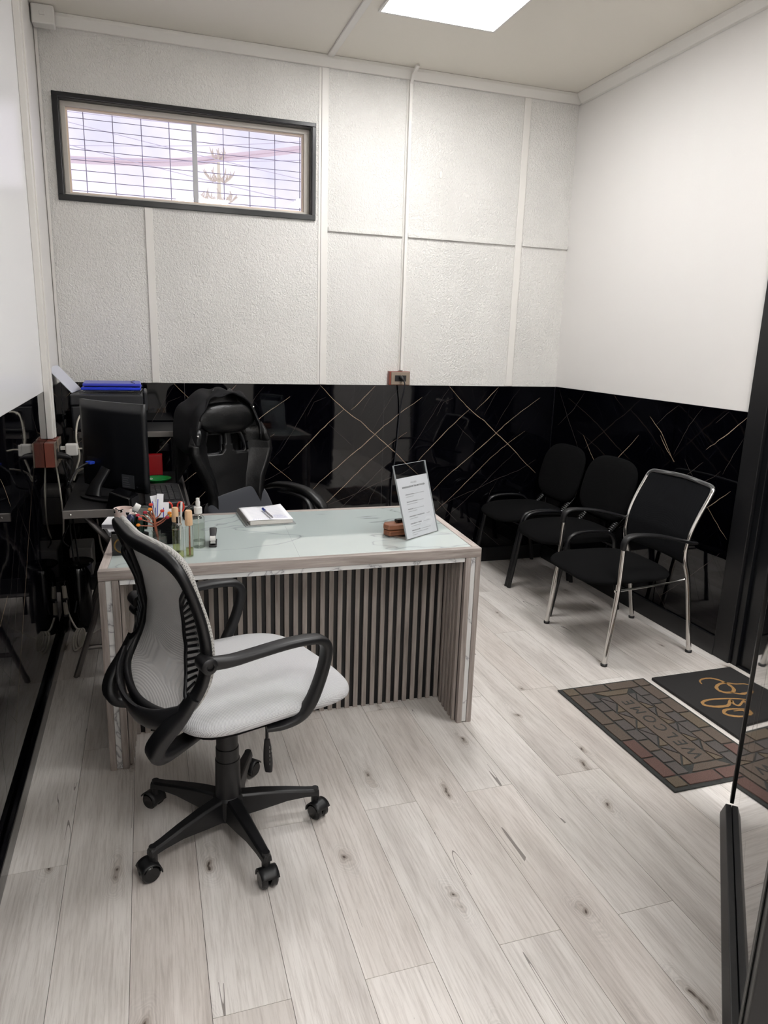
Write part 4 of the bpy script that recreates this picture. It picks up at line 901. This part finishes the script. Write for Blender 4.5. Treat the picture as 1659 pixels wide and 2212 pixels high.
# black handset / tape dispenser
t = thing('tape_dispenser', 'shiny black dispenser with curved top behind the bottles at the desk edge', 'dispenser', (.150, 3.03, ZD), R_(10))
obj('body', sweep(B(), [(-.03, 0, .01), (-.02, 0, .035), (.0, 0, .05), (.02, 0, .045), (.034, 0, .02)], [.014, .015, .015, .014, .012], [.010, .010, .009, .009, .008], side=(0, 1, 0), seg=4, n=12, pw=3), M['gloss'], t, smooth=60)
obj('foot_plate', boxb(-.035, .04, -.016, .016, 0, .008), M['plastic'], t, bev=.003)
# gold ring box
t = thing('black_cube_box', 'black box with a gold beaded ring on its front, behind the mesh backrest', 'box', (-.112, 2.568, ZD), R_(2))
obj('body', boxb(-.034, .034, -.018, .022, 0, .078), M['gloss'], t, bev=.002)
bm = B()
for k in range(40):
    a = 2*math.pi*k/40
    for r in (.0235, .0265): pillow(bm, r*math.cos(a+.08*(r > .025)), -.0185, .036+r*math.sin(a+.08*(r > .025)), .0013, .0008, .0013, 2, 2, 6, 4)
obj('bead_ring', bm, mat('gold', (196, 160, 84), .25, 1.), t)
# floral mug, clear bottle lying, plant cloth, papers
t = thing('patterned_mug', 'white mug with black splotches at the rear left of the desk', 'mug', (-.112, 2.80, ZD))
fm = mat('splotched_ceramic', (232, 216, 210), .25); n = N(fm, 'ShaderNodeTexNoise', Scale=55., Detail=2.); LK(fm, coords(fm), n.inputs['Vector']); r = ramp(fm, [(.0, (228, 206, 198)), (.55, (240, 232, 228)), (.58, (26, 24, 26))], 'CONSTANT'); LK(fm, n.outputs['Fac'], r.inputs['Fac']); LK(fm, r.outputs['Color'], BS(fm).inputs['Base Color'])
obj('cup', lathe(B(), [(0, 0), (.028, 0), (.031, .01), (.033, .10), (.035, .112), (.032, .112), (.029, .01), (0, .008)], 28), fm, t, smooth=40)
obj('handle', sweep(B(), [(.031, 0, .03), (.05, 0, .035), (.054, 0, .06), (.048, 0, .085), (.032, 0, .09)], .005, seg=4, n=8), fm, t, smooth=60)
t = thing('plastic_bottle', 'clear ridged plastic bottle behind the copper tree, lying tilted', 'bottle', (-.030, 2.90, ZD+.068), 0)
Mx = Matrix.Rotation(R_(-58), 4, 'Y')
obj('body', lathe(B(), [(0, -.06), (.024, -.06), (.027, -.055), (.025, -.045), (.027, -.035), (.025, -.025), (.027, -.01), (.024, .01), (.014, .03), (.0, .03)], 24, M=Mx), M['bottle'], t, smooth=35)
obj('cap', lathe(B(), [(0, .03), (.0155, .03), (.0155, .052), (0, .052)], 20, M=Mx), M['white_plastic'], t, smooth=35)
t = thing('leafy_pouch', 'dark green leafy bundle beside the black box on the desk', 'plant', (-.052, 2.69, ZD))
obj('pot', lathe(B(), [(0, 0), (.026, 0), (.03, .04), (0, .04)], 20), M['plastic'], t, smooth=40)
dg = mat('dark_green_leaf', (20, 40, 32), .4)
for k in range(22):
    a = k*2.4; r = .012+.018*random.random(); z = .045+.05*random.random(); bm = B()
    V = grid(bm, lambda u, v: (r*math.cos(a)+(u-.5)*.016*math.sin(a)*math.sin(math.pi*v), r*math.sin(a)-(u-.5)*.016*math.cos(a)*math.sin(math.pi*v), z-.02+.045*v), 2, 5); obj('leaf', bm, dg, t, smooth=180, solid=.001)
t = thing('blue_pen_case', 'dark blue rounded case between the patterned mug and the leaves', 'case', (-.085, 2.745, ZD)); obj('shell', lathe(B(), [(0, 0), (.016, 0), (.018, .03), (.017, .085), (.008, .098), (0, .1)], 20), mat('navy', (18, 24, 66), .35), t, smooth=60); obj('band', lathe(B(), [(.0183, .05), (.0186, .051), (.0186, .058), (.018, .059)], 20), M['plastic'], t)
for i, (x, y, a, l) in enumerate(((-.150, 2.87, 12, 'lower white sheet of paper at the rear left corner of the desk, poking out'), (-.156, 2.90, -8, 'upper white folded sheet at the rear left corner of the desk'))):
    o_ = obj('loose_sheet', boxb(-.03, .05, -.06, .06, 0, .02), M['paper'], None, (x, y, ZD+.0005+.0212*i), (0, 0, R_(a)), bev=.002); tag(o_, l, 'paper', 'loose sheets at the desk corner')
    tag(obj('page_edges', boxb(-.0295, .0495, -.0612, -.0603, .003, .017), M['ink_dim'], o_), kind='stuff')
# notebook and pen
nb = thing('spiral_notebook', 'open spiral notebook with white pages on the desk', 'notebook', (.452, 2.975, ZD), R_(3))
obj('back_cover', boxb(-.105, .105, -.125, .125, 0, .004), mat('smoky_cover', (150, 154, 154), .2), nb, bev=.001)
obj('page_block', boxb(-.085, .092, -.118, .118, .0045, .022), mat('page_edges', (206, 202, 196), .8), nb, bev=.001)
def page(u, v):
    x = -.092+.186*u; y = -.12+.24*v
    return (x, y, .0235+.012*max(0, u-.5)**1.2*2*v+.002*math.sin(u*5))
bm = B(); grid(bm, page, 16, 8); pg = obj('open_page', bm, M['paper'], nb, smooth=180, solid=.0008)
bm = B()
for k in range(15):
    v = .1+.055*k; ribbon(bm, [(a, v) for a in (.12, .35, .6, .9)], .0025/.24, lambda a, b: tuple(Vector(page(a, b))+Vector((0, 0, .0007))), taper=False)
tag(obj('ruled_lines', bm, mat('rule_grey', (200, 202, 214), .8), pg), kind='stuff')
bm = B()
for k in range(5):
    v = .12+.045*k; pts = [(.62+.012*i, v+.012*random.uniform(-1, 1)) for i in range(26-k*2)]; ribbon(bm, pts, .006, lambda a, b: tuple(Vector(page(a, b))+Vector((0, 0, .0009))), taper=False)
for k in range(10):
    a = .12+.05*k; ribbon(bm, [(a, .05), (a+.02, .07)], .008, lambda a, b: tuple(Vector(page(a, b))+Vector((0, 0, .0009))), taper=False)
tag(obj('handwriting', bm, mat('blue_ink', (140, 146, 214), .8), pg), kind='stuff')
bm = B()
for a in (.42, .45, .48, .51, .56, .60): ribbon(bm, [(a, .95), (a+.022, .95)], .03, lambda a, b: tuple(Vector(page(a, b))+Vector((0, 0, .0009))), taper=False)
tag(obj('printed_heading', bm, M['ink_dim'], pg), kind='stuff')
for k in range(26):
    y = -.115+.0092*k; obj('coil', sweep(B(), [(-.092+.009*math.cos(a), y+.0007*a, .013+.011*math.sin(a)) for a in [i*.7 for i in range(9)]], .0011, n=5), M['steel'], nb, smooth=60)
pn = thing('ballpoint_pen', 'clear ballpoint pen with blue cap lying on the open notebook', 'pen', (.456, 2.93, ZD+.0335), R_(-84))
obj('barrel', sweep(B(), [(-.045, 0, .001), (.075, 0, .001)], .0042, n=8), mat('pen_barrel', (150, 146, 150), .2), pn, smooth=60); obj('cap', sweep(B(), [(-.082, 0, .001), (-.042, 0, .001)], [.0048, .0055], n=10), mat('pen_blue', (44, 62, 150), .3), pn, smooth=60)
obj('clip', boxb(-.078, -.038, -.0012, .0012, .006, .0078), mat('pen_blue2', (44, 62, 150), .3), pn)
# acrylic sign holder
sg = thing('sign_holder', 'clear acrylic stand holding a printed white notice on the desk', 'sign', (.936, 2.513, ZD+.002), math.atan2(.105, .170))
th = math.atan2(.082, .28); HS = .297; WS = .205
Lm = Matrix.Rotation(-th, 4, 'X')
obj('front_sheet', boxb(0, WS, 0, .0022, 0, HS, Lm), M['acrylic'], sg, bev=.0003); obj('rear_sheet', boxb(0, WS, .0045, .0065, 0, HS, Lm), M['acrylic'], sg, bev=.0003)
obj('foot', boxb(0, WS, .008, .085, -.0015, .001), M['acrylic'], sg)
bm = B(); 
for a in ((0, .0016, -.0002, .0067, 0, HS), (WS-.0016, WS, -.0002, .0067, 0, HS), (.0017, WS-.0017, -.0002, .0067, HS-.0016, HS)): box(bm, *a, Lm)
obj('polished_edge', bm, mat('acrylic_edge', (176, 180, 182), .15), sg)
ppm = obj('notice', boxb(.004, WS-.004, .0028, .0038, .003, .243, Lm), M['paper'], sg, label='white printed notice in Spanish')
def put_text(s, size, x, z, align, m, bold=0):
    me = text_mesh(s, size, align, 0, bold); me.transform(Matrix.Rotation(math.pi/2, 4, 'X')); me.transform(Matrix.Translation((x, .00265, z))); me.transform(Lm); obj('printed_text', me, m, ppm)
put_text('VALORES', .0092, WS/2+.004, .216, 'CENTER', M['ink_dim']); put_text('KINESIOLOGÍA EN TRAUMATOLOGÍA', .0086, WS/2, .201, 'CENTER', M['ink'], .0003)
rows = [('ATENCION FONASA', ' por la sesion de rehabilitacion,', 'con bono de atencion', .172), ('EVALUACION PARTICULAR', ' por sesion, cada', 'una con duracion de atencion', .143), ('PARTICULAR', ' la primera sesion, 10 sesiones', 'con paquete de sesiones', .114), ('ATENCIONES DE 10 SESIONES DE KINE', ' por pago', 'se paga en la recepcion', .085), ('KINE DOMICILIO Y TERAPIA', ' por una sesion en su', 'casa con todas las sesiones', .056), ('HORARIOS DE LUNES', ' a viernes de mañana y tarde', 'sabados, con hora reservada y segun pago por', .029)]
for a, b, c, z in rows:
    put_text(a, .0056, .042, z, 'LEFT', M['ink'], .00015); put_text(b, .0056, .042+len(a)*.00335, z, 'LEFT', M['ink_dim']); put_text(c, .0056, .042, z-.0085, 'LEFT', M['ink_dim'])
put_text('de la atencion', .0056, .042, .012, 'LEFT', M['ink_dim'])
# wooden holder behind the sign
for i, (z, l) in enumerate(((0, 'lower reddish wooden block behind the notice stand'), (.0235, 'upper reddish wooden block behind the notice stand, topmost of two'))):
    bm = B(); pts = [(-.06, -.03), (.045, -.035), (.05, .03), (-.05, .035), (-.068, .005)]; prism(bm, pts, 0, .0215)
    tag(obj('wooden_block', bm, M['redwood'], None, (.935, 2.615, ZD+.0035+z), (0, 0, R_(12-4*i)), bev=.005), l, 'block', 'wooden blocks behind the notice')
tag(obj('black_clip_box', sweep(B(), [(-.024, 0, .007), (.024, 0, .008)], [.012, .011], [.006, .006], side=(0, 1, 0), n=12, pw=4), M['gloss'], None, (.945, 2.620, ZD+.0495), (0, 0, R_(14)), smooth=50), 'small black rounded gadget on the wooden blocks behind the notice', 'gadget')

# ---------------------------------------------------------------- computer table
ct = thing('computer_table', 'dark computer table with grey metal edges and folding legs by the left wall', 'table', (-.36, 3.132, 0))
CZ = .765
obj('table_top', boxb(0, .50, 0, .84, CZ-.030, CZ), M['black_dull'], ct, bev=.002)
obj('edge_rail', boxb(-.001, .502, -.012, -.0005, CZ-.034, CZ+.001), M['steel'], ct, bev=.002, label='grey metal front edge'); obj('edge_rail', boxb(.5005, .512, -.012, .84, CZ-.034, CZ+.001), M['steel'], ct, bev=.002)
for x in (.03, .47): obj('screw', lathe(B(), [(0, 0), (.006, 0), (.004, .003), (0, .0035)], 12, M=Matrix.Translation((x, -.012, CZ-.017)) @ Matrix.Rotation(math.pi/2, 4, 'X')), M['chrome'], ct, smooth=40)
for y in (.03, .80):
    obj('leg', sweep(B(), [(.0, y, .0), (.02, y, .06), (.085, y, .25), (.145, y, .42), (.43, y, CZ-.03)], .013, .010, seg=3, n=8, pw=3), M['steel'], ct, smooth=50)
    obj('leg', sweep(B(), [(.48, y+.03, .0), (.46, y+.03, .06), (.36, y+.03, .35), (.07, y+.03, CZ-.03)], .013, .010, seg=3, n=8, pw=3), M['steel'], ct, smooth=50)
    obj('cross_bar', sweep(B(), [(.045, y+.012, .13), (.44, y+.018, .13)], .010, .008, n=8, pw=3), M['steel'], ct, smooth=50)
# printer shelf
ps = thing('printer_shelf', 'raised black shelf with a grey metal edge carrying the printer', 'shelf', (-.345, 3.87, 0))
obj('board', boxb(0, .48, 0, .42, .965, .995), M['black_dull'], ps, bev=.002); obj('edge_rail', boxb(-.001, .48, -.011, -.0005, .967, .996), M['steel'], ps, bev=.002, label='grey metal front edge')
for x in (.10, .455): 
    for y in (.122, .39): obj('post', boxb(x, x+.022, y, y+.022, .0, .9645), M['blk_tube'], ps, bev=.002)
obj('screw', lathe(B(), [(0, 0), (.006, 0), (.004, .003), (0, .0035)], 12, M=Matrix.Translation((.035, -.011, .982)) @ Matrix.Rotation(math.pi/2, 4, 'X')), M['chrome'], ps)
pr = thing('printer', 'black inkjet printer on the raised shelf in the back left corner', 'printer', (-.372, 3.86, .9965))
PB = mat('printer_plastic', (32, 33, 37), .42)
obj('body', boxb(0, .34, .02, .33, 0, .13), PB, pr, bev=.01); obj('scanner_lid', boxb(-.002, .345, .01, .34, .1305, .186), PB, pr, bev=.008)
obj('control_panel', boxb(.05, .29, -.002, .0198, .055, .105), M['gloss'], pr, bev=.004); obj('output_tray', boxb(.04, .30, -.05, .0195, .012, .024), M['plastic'], pr, bev=.003)
obj('side_bulge', boxb(.3455, .365, .05, .30, .10, .20), PB, pr, bev=.008)
o_ = obj('paper_support', boxb(-.0025, .0025, -.11, .11, 0, .17), mat('pale_grey_panel', (196, 198, 208), .5), pr, (.02, .19, .188), (0, R_(-42), R_(-8)), bev=.002, label='pale raised flap leaning to the wall')
for i, (z, m_, l) in enumerate(((1.1835, M['acrylic'], 'smoky clear plastic folder at the bottom of the pile on the printer'), (1.2015, M['blue'], 'bright blue elastic folder, middle of the pile on the printer'), (1.2205, M['blue2'], 'violet-blue document folder on top of the pile on the printer'))):
    w = .29-.005*i; t = thing('document_folder', l, 'folder', (-.33+.008*i, 3.90+.01*i, z), R_(-3+2*i), 'folders on the printer')
    obj('cover', boxb(0, w, 0, .24, 0, .014), m_, t, bev=.004)
    obj('sheets', boxb(.008, w-.008, .001, .235, .003, .011), M['paper'] if i else M['plastic'], t) if 0 else None
    obj('elastic', sweep(B(), [(w-.03, .002, .0155), (w-.05, .12, .0165), (w-.03, .238, .0155)], .0016, n=6, seg=3), M['plastic'], t)
# monitor
mo = thing('monitor', 'black monitor seen from behind on the computer table', 'monitor', (-.155, 3.39, CZ+.001), math.atan2(-.28, .265))
def shell(u, v): return None
mw, mh = .20, .39
bm = B()
V = grid(bm, lambda u, v: ((2*u-1)*mw, .02*(1-(2*u-1)**2)*-1, .035+mh*v), 24, 8); obj('rear_shell', bm, M['gloss'] if 0 else mat('monitor_back', (15, 16, 20), .38), mo, smooth=180, solid=.022)
bm = B(); V = grid(bm, lambda u, v: ((2*u-1)*(mw-.008), .013-.02*(1-(2*u-1)**2), .043+(mh-.016)*v), 24, 4); obj('screen', bm, M['gloss'], mo, smooth=180)
obj('port_recess', boxb(-.155, -.055, -.0275, -.0215, .115, .17), M['black_dull'], mo, bev=.003)
obj('video_plug', boxb(-.135, -.10, -.055, -.028, .138, .152), mat('vga_blue', (40, 74, 200), .35), mo, bev=.004, label='blue video plug')
bm = boxb(.07, .145, -.0312, -.0302, .052, .112); lb = obj('rating_label', bm, mat('label_grey', (62, 64, 68), .5), mo, label='grey rating label')
bm = B()
for k in range(5):
    box(bm, .076, .076+random.uniform(.02, .045), -.0316, -.0313, .058+.01*k, .0605+.01*k)
tag(obj('label_print', bm, mat('label_print', (96, 98, 104), .6), lb), kind='stuff')
obj('neck', sweep(B(), [(-.04, -.10, .012), (-.04, -.085, .05), (-.03, -.06, .09), (-.02, -.036, .13)], [.045, .035, .03, .03], [.02, .014, .012, .012], side=(1, 0, 0), seg=4, n=12, pw=3), M['plastic'], mo, smooth=50)
obj('stand_base', sweep(B(), [(-.13, -.05, .006), (-.06, -.10, .006), (.06, -.10, .006), (.13, -.05, .006)], .035, .006, side=(0, 1, 0), seg=4, n=12, pw=3), M['plastic'], mo, smooth=50)
bm = B(); sweep(bm, [(-.118, -.052, .145), (-.125, -.11, .12), (-.12, -.16, .06), (-.2, -.12, .03)], .004, seg=5, n=8); obj('video_cable', bm, M['plastic'], mo, smooth=60)
# black speaker / box at the front of the table
t = thing('desk_speaker', 'low black wedge-shaped speaker at the front of the computer table', 'speaker', (-.125, 3.155, CZ+.001), R_(-20))
bm = B(); prism(bm, [(-.055, 0), (.055, 0), (.05, .05), (-.035, .075)], -.05, .05, 1); obj('cabinet', bm, M['gloss'], t, bev=.006); obj('grille_face', boxb(.0525, .0545, -.04, .04, .008, .045), M['plastic2'], t)
# keyboard
kb = thing('keyboard', 'black keyboard with silver front edge on the computer table, right of the monitor', 'keyboard', (.045, 3.27, CZ+.020), R_(90+2))
bm = B(); prism(bm, [(-.20, -.07), (.19, -.075), (.215, -.03), (.20, .08), (-.20, .085), (-.225, .03)], 0, .014); obj('case', bm, mat('keyboard_case', (30, 30, 32), .35), kb, bev=.003)
bm = B(); prism(bm, [(-.202, -.074), (.192, -.079), (.192, -.0755), (-.202, -.0705)], .002, .010); obj('silver_edge', bm, M['steel'], kb)
kbm = B()
me_k = None
for r in range(5):
    for c in range(15):
        x = -.165+.022*c; y = -.05+.024*r
        if me_k is None:
            k0 = obj('key', boxb(-.009, .009, -.0095, .0095, 0, .006), M['plastic2'], kb, (x, y, .0142)); me_k = k0.data
        else: obj('key', me_k, None, kb, (x, y, .0142))
kbm.free()
obj('riser', boxb(-.18, .18, -.05, .06, -.0185, -.001), M['plastic'], kb)
# red folder + green bowl
t = thing('red_box', 'bright red upright box on the computer table behind the monitor', 'box', (-.035, 3.86, CZ+.001)); obj('shell', boxb(0, .088, 0, .05, 0, .105), M['red'], t, bev=.003); obj('lid_edge', boxb(-.001, .089, -.001, .051, .1052, .108), M['red'], t)
t = thing('green_dish', 'round green plastic dish beside the keyboard', 'dish', (.022, 3.66, CZ+.001)); obj('bowl', lathe(B(), [(0, .0), (.035, .0), (.06, .02), (.068, .022), (.068, .025), (.058, .024), (.033, .005), (0, .005)], 32), M['green'], t, smooth=35); obj('white_ring', sweep(B(), [(-.03+.008*math.cos(a), -.045+.012*math.sin(a), .03) for a in [i*.6 for i in range(11)]], .0014, n=6, closed=True), M['white_plastic'], t)
# ---------------------------------------------------------------- sockets, plugs, cables on the left wall
for i, (y0, y1, l) in enumerate(((3.485, 3.555, 'front brown socket box on the left wall, below the white ducts'), (3.60, 3.72, 'rear brown socket box on the left wall, right under the white ducts'))):
    t = thing('socket_box', l, 'socket', (XL+.0005, y0, .885), 0, 'brown socket boxes on the left wall')
    obj('box_body', boxb(0, .040, 0, y1-y0, 0, .11), M['brown'], t, bev=.002); obj('face_plate', boxb(.0405, .047, -.001, y1-y0+.001, -.001, .111), M['plate'], t, bev=.002); obj('socket_insert', boxb(.0472, .049, .012, y1-y0-.012, .03, .08), M['plastic'], t)
t = thing('charger_plug', 'white square charger plugged into the rear brown socket box', 'charger', (XL+.051, 3.645, .915)); obj('brick', boxb(.022, .075, -.022, .022, 0, .055), M['white_plastic'], t, bev=.006); obj('prong_body', boxb(0, .0215, -.010, .010, .028, .042), M['white_plastic'], t)
obj('cord', sweep(B(), [(.075, 0, .03), (.11, -.01, .03), (.15, -.03, .01), (.19, -.04, -.03)], .004, seg=5, n=8), M['cream'], t, smooth=60)
t = thing('black_plug', 'black angled plug in the front brown socket box', 'plug', (XL+.050, 3.52, .92)); obj('plug_body', sweep(B(), [(0, 0, .015), (.03, 0, .012), (.055, 0, .002)], [.012, .013, .006], [.016, .013, .006], side=(0, 1, 0), seg=3, n=10, pw=3), M['plastic'], t, smooth=50); obj('cord', sweep(B(), [(.053, 0, .003), (.06, .0, -.02), (.045, .0, -.08), (.028, .01, -.13), (.026, .02, -.3), (.03, .03, -.5)], .0038, seg=5, n=8), M['plastic'], t, smooth=60)
CB = [('white printer cable hanging in a bow from the printer to the table', 'cream', [(-.27, 3.84, 1.10), (-.31, 3.80, 1.10), (-.335, 3.77, 1.06), (-.345, 3.75, .98), (-.335, 3.74, .90), (-.35, 3.74, .84), (-.37, 3.74, .775)], .0045),
 ('short white cable running from behind the monitor down to the table edge', 'cream', [(-.25, 3.62, .86), (-.30, 3.66, .85), (-.345, 3.70, .825), (-.366, 3.72, .78)], .0045),
 ('grey cable hanging down the wall below the rear socket box', 'cream', [(-.435, 3.66, .88), (-.425, 3.66, .75), (-.42, 3.66, .6), (-.43, 3.68, .5)], .004),
 ('thin black cable looping below the plugs beside the table', 'plastic', [(-.40, 3.60, .90), (-.385, 3.62, .80), (-.40, 3.63, .70), (-.39, 3.64, .6), (-.43, 3.66, .5), (-.41, 3.7, .45)], .004),
 ('black cable tangle strand nearest the table leg', 'plastic', [(-.39, 3.66, .88), (-.37, 3.66, .83), (-.395, 3.66, .80), (-.375, 3.66, .76), (-.38, 3.68, .6), (-.37, 3.7, .3), (-.40, 3.65, .12)], .004),
 ('grey cable curving to the floor behind the folding leg', 'cream', [(-.26, 3.55, .62), (-.25, 3.6, .45), (-.19, 3.62, .3), (-.2, 3.66, .1), (-.30, 3.66, .012), (-.36, 3.6, .01)], .004)]
for l, m_, pts, r in CB: tag(obj('cable', sweep(B(), pts, r, seg=6, n=8), M[m_], None, smooth=60), l, 'cable')
t = thing('cable_coil', 'coiled white power cable lying on the floor at the left wall', 'cable', (-.385, 3.53, .001))
for k in range(3):
    s = 1-.1*k; pts = [(.018*math.sin(a)*s+.02*k*.5, .07*math.cos(a)*s*1.3, .006+.004*k+.035*(1+math.cos(a))*.5) for a in [i*math.pi/6 for i in range(12)]]
    obj('loop', sweep(B(), pts, .0045, seg=3, n=8, closed=True), M['cream'], t, smooth=60)
obj('tail', sweep(B(), [(0, .08, .04), (-.02, .10, .06), (-.045, .10, .14), (-.048, .11, .2)], .0045, seg=5, n=8), M['cream'], t, smooth=60)
for i, (z, l) in enumerate(((.25, 'upper cream plug adapter hanging at the left wall near the floor'), (.165, 'lower cream plug adapter hanging at the left wall near the floor'))):
    t = thing('hanging_adapter', l, 'adapter', (-.432, 3.60+.0*i, z), R_(0), 'cream adapters near the floor'); obj('shell', sweep(B(), [(0, 0, -.03), (-.003, 0, .03)], [.010, .008], .009, n=12, pw=4), mat('dull_cream', (150, 144, 132), .5), t, smooth=50); obj('grip_band', boxb(-.011, .011, -.011, .011, -.040, -.031), M['plastic'], t); obj('cord', sweep(B(), [(0, 0, .03), (.0, .004, .045), (.006, .008, .055)], .003, n=6), M['plastic'], t)
t = thing('voltage_regulator', 'white power backup unit with a blue light under the computer table', 'device', (-.43, 3.88, .235)); obj('case', boxb(0, .11, 0, .2, 0, .15), mat('grey_white', (150, 148, 144), .45), t, bev=.006)
bl_ = bpy.data.materials.new('blue_led'); bl_.use_nodes = True; BS(bl_).inputs['Emission Color'].default_value = (.02, .08, 1, 1); BS(bl_).inputs['Emission Strength'].default_value = 1.5; BS(bl_).inputs['Base Color'].default_value = (.01, .03, .4, 1)
obj('indicator_light', lathe(B(), [(0, 0), (.006, 0), (.006, .003), (0, .003)], 12, M=Matrix.Translation((.09, -.0005, .07)) @ Matrix.Rotation(math.pi/2, 4, 'X')), bl_, t)
t = thing('low_rack', 'dark low rack under the computer table holding the power unit', 'rack', (-.45, 3.86, 0)); obj('shelf_board', boxb(0, .17, 0, .25, .215, .234), M['black_dull'], t, bev=.002)
for x in (.0, .15):
    for y in (.0, .23): obj('leg', boxb(x, x+.02, y, y+.02, 0, .2148), M['black_dull'], t)
t = thing('wall_adapter', 'grey white rectangular electrical case mounted low in the left back corner', 'box', (-.44, 4.12, .46)); obj('case', boxb(0, .10, 0, .16, 0, .20), mat('grey_case', (120, 118, 114), .5), t, bev=.006); obj('lid_line', boxb(-.001, .101, -.002, -.0005, .15, .153), M['plastic'], t)
obj('bracket', boxb(.02, .08, .1601, .2125, .05, .15), M['plastic'], t)
t = thing('floor_lamp_base', 'black pedestal bin with a wide round lid under the computer table', 'bin', (-.375, 3.72, 0)); obj('drum', lathe(B(), [(0, 0), (.05, 0), (.055, .02), (.055, .30), (.035, .34), (0, .34)], 24), M['gloss'], t, smooth=40); obj('lid', lathe(B(), [(0, .341), (.055, .345), (.075, .362), (.07, .368), (0, .372)], 24), M['gloss'], t, smooth=40)
t.name = 'pedal_bin'
# ---------------------------------------------------------------- back wall socket and its cable
t = thing('wall_socket', 'brown wall socket with beige plate on the back wall above the black panels', 'socket', (1.438, YB-.0005, 1.216))
obj('box_body', boxb(0, .138, -.040, 0, 0, .086), M['brown'], t, bev=.003); obj('face_plate', boxb(.012, .134, -.046, -.0402, .004, .082), M['plate'], t, bev=.002); obj('socket_insert', boxb(.035, .11, -.049, -.0461, .024, .062), M['plastic'], t, bev=.001)
t = thing('power_cord', 'thin black power cord hanging from the brown wall socket on the back wall', 'cable', (1.51, YB-.05, 1.255)); obj('plug_body', sweep(B(), [(0, 0, .012), (0, -.022, .008), (.012, -.032, -.01)], [.012, .010, .005], seg=3, n=10), M['plastic'], t, smooth=50)
obj('cord', sweep(B(), [(.012, -.032, -.01), (.018, -.03, -.05), (.014, .028, -.2), (-.002, .034, -.45), (-.025, .036, -.7), (-.02, .036, -1.0), (.0, .03, -1.12)], .0042, seg=6, n=8), mat('grey_cord', (40, 41, 46), .4), t, smooth=60)
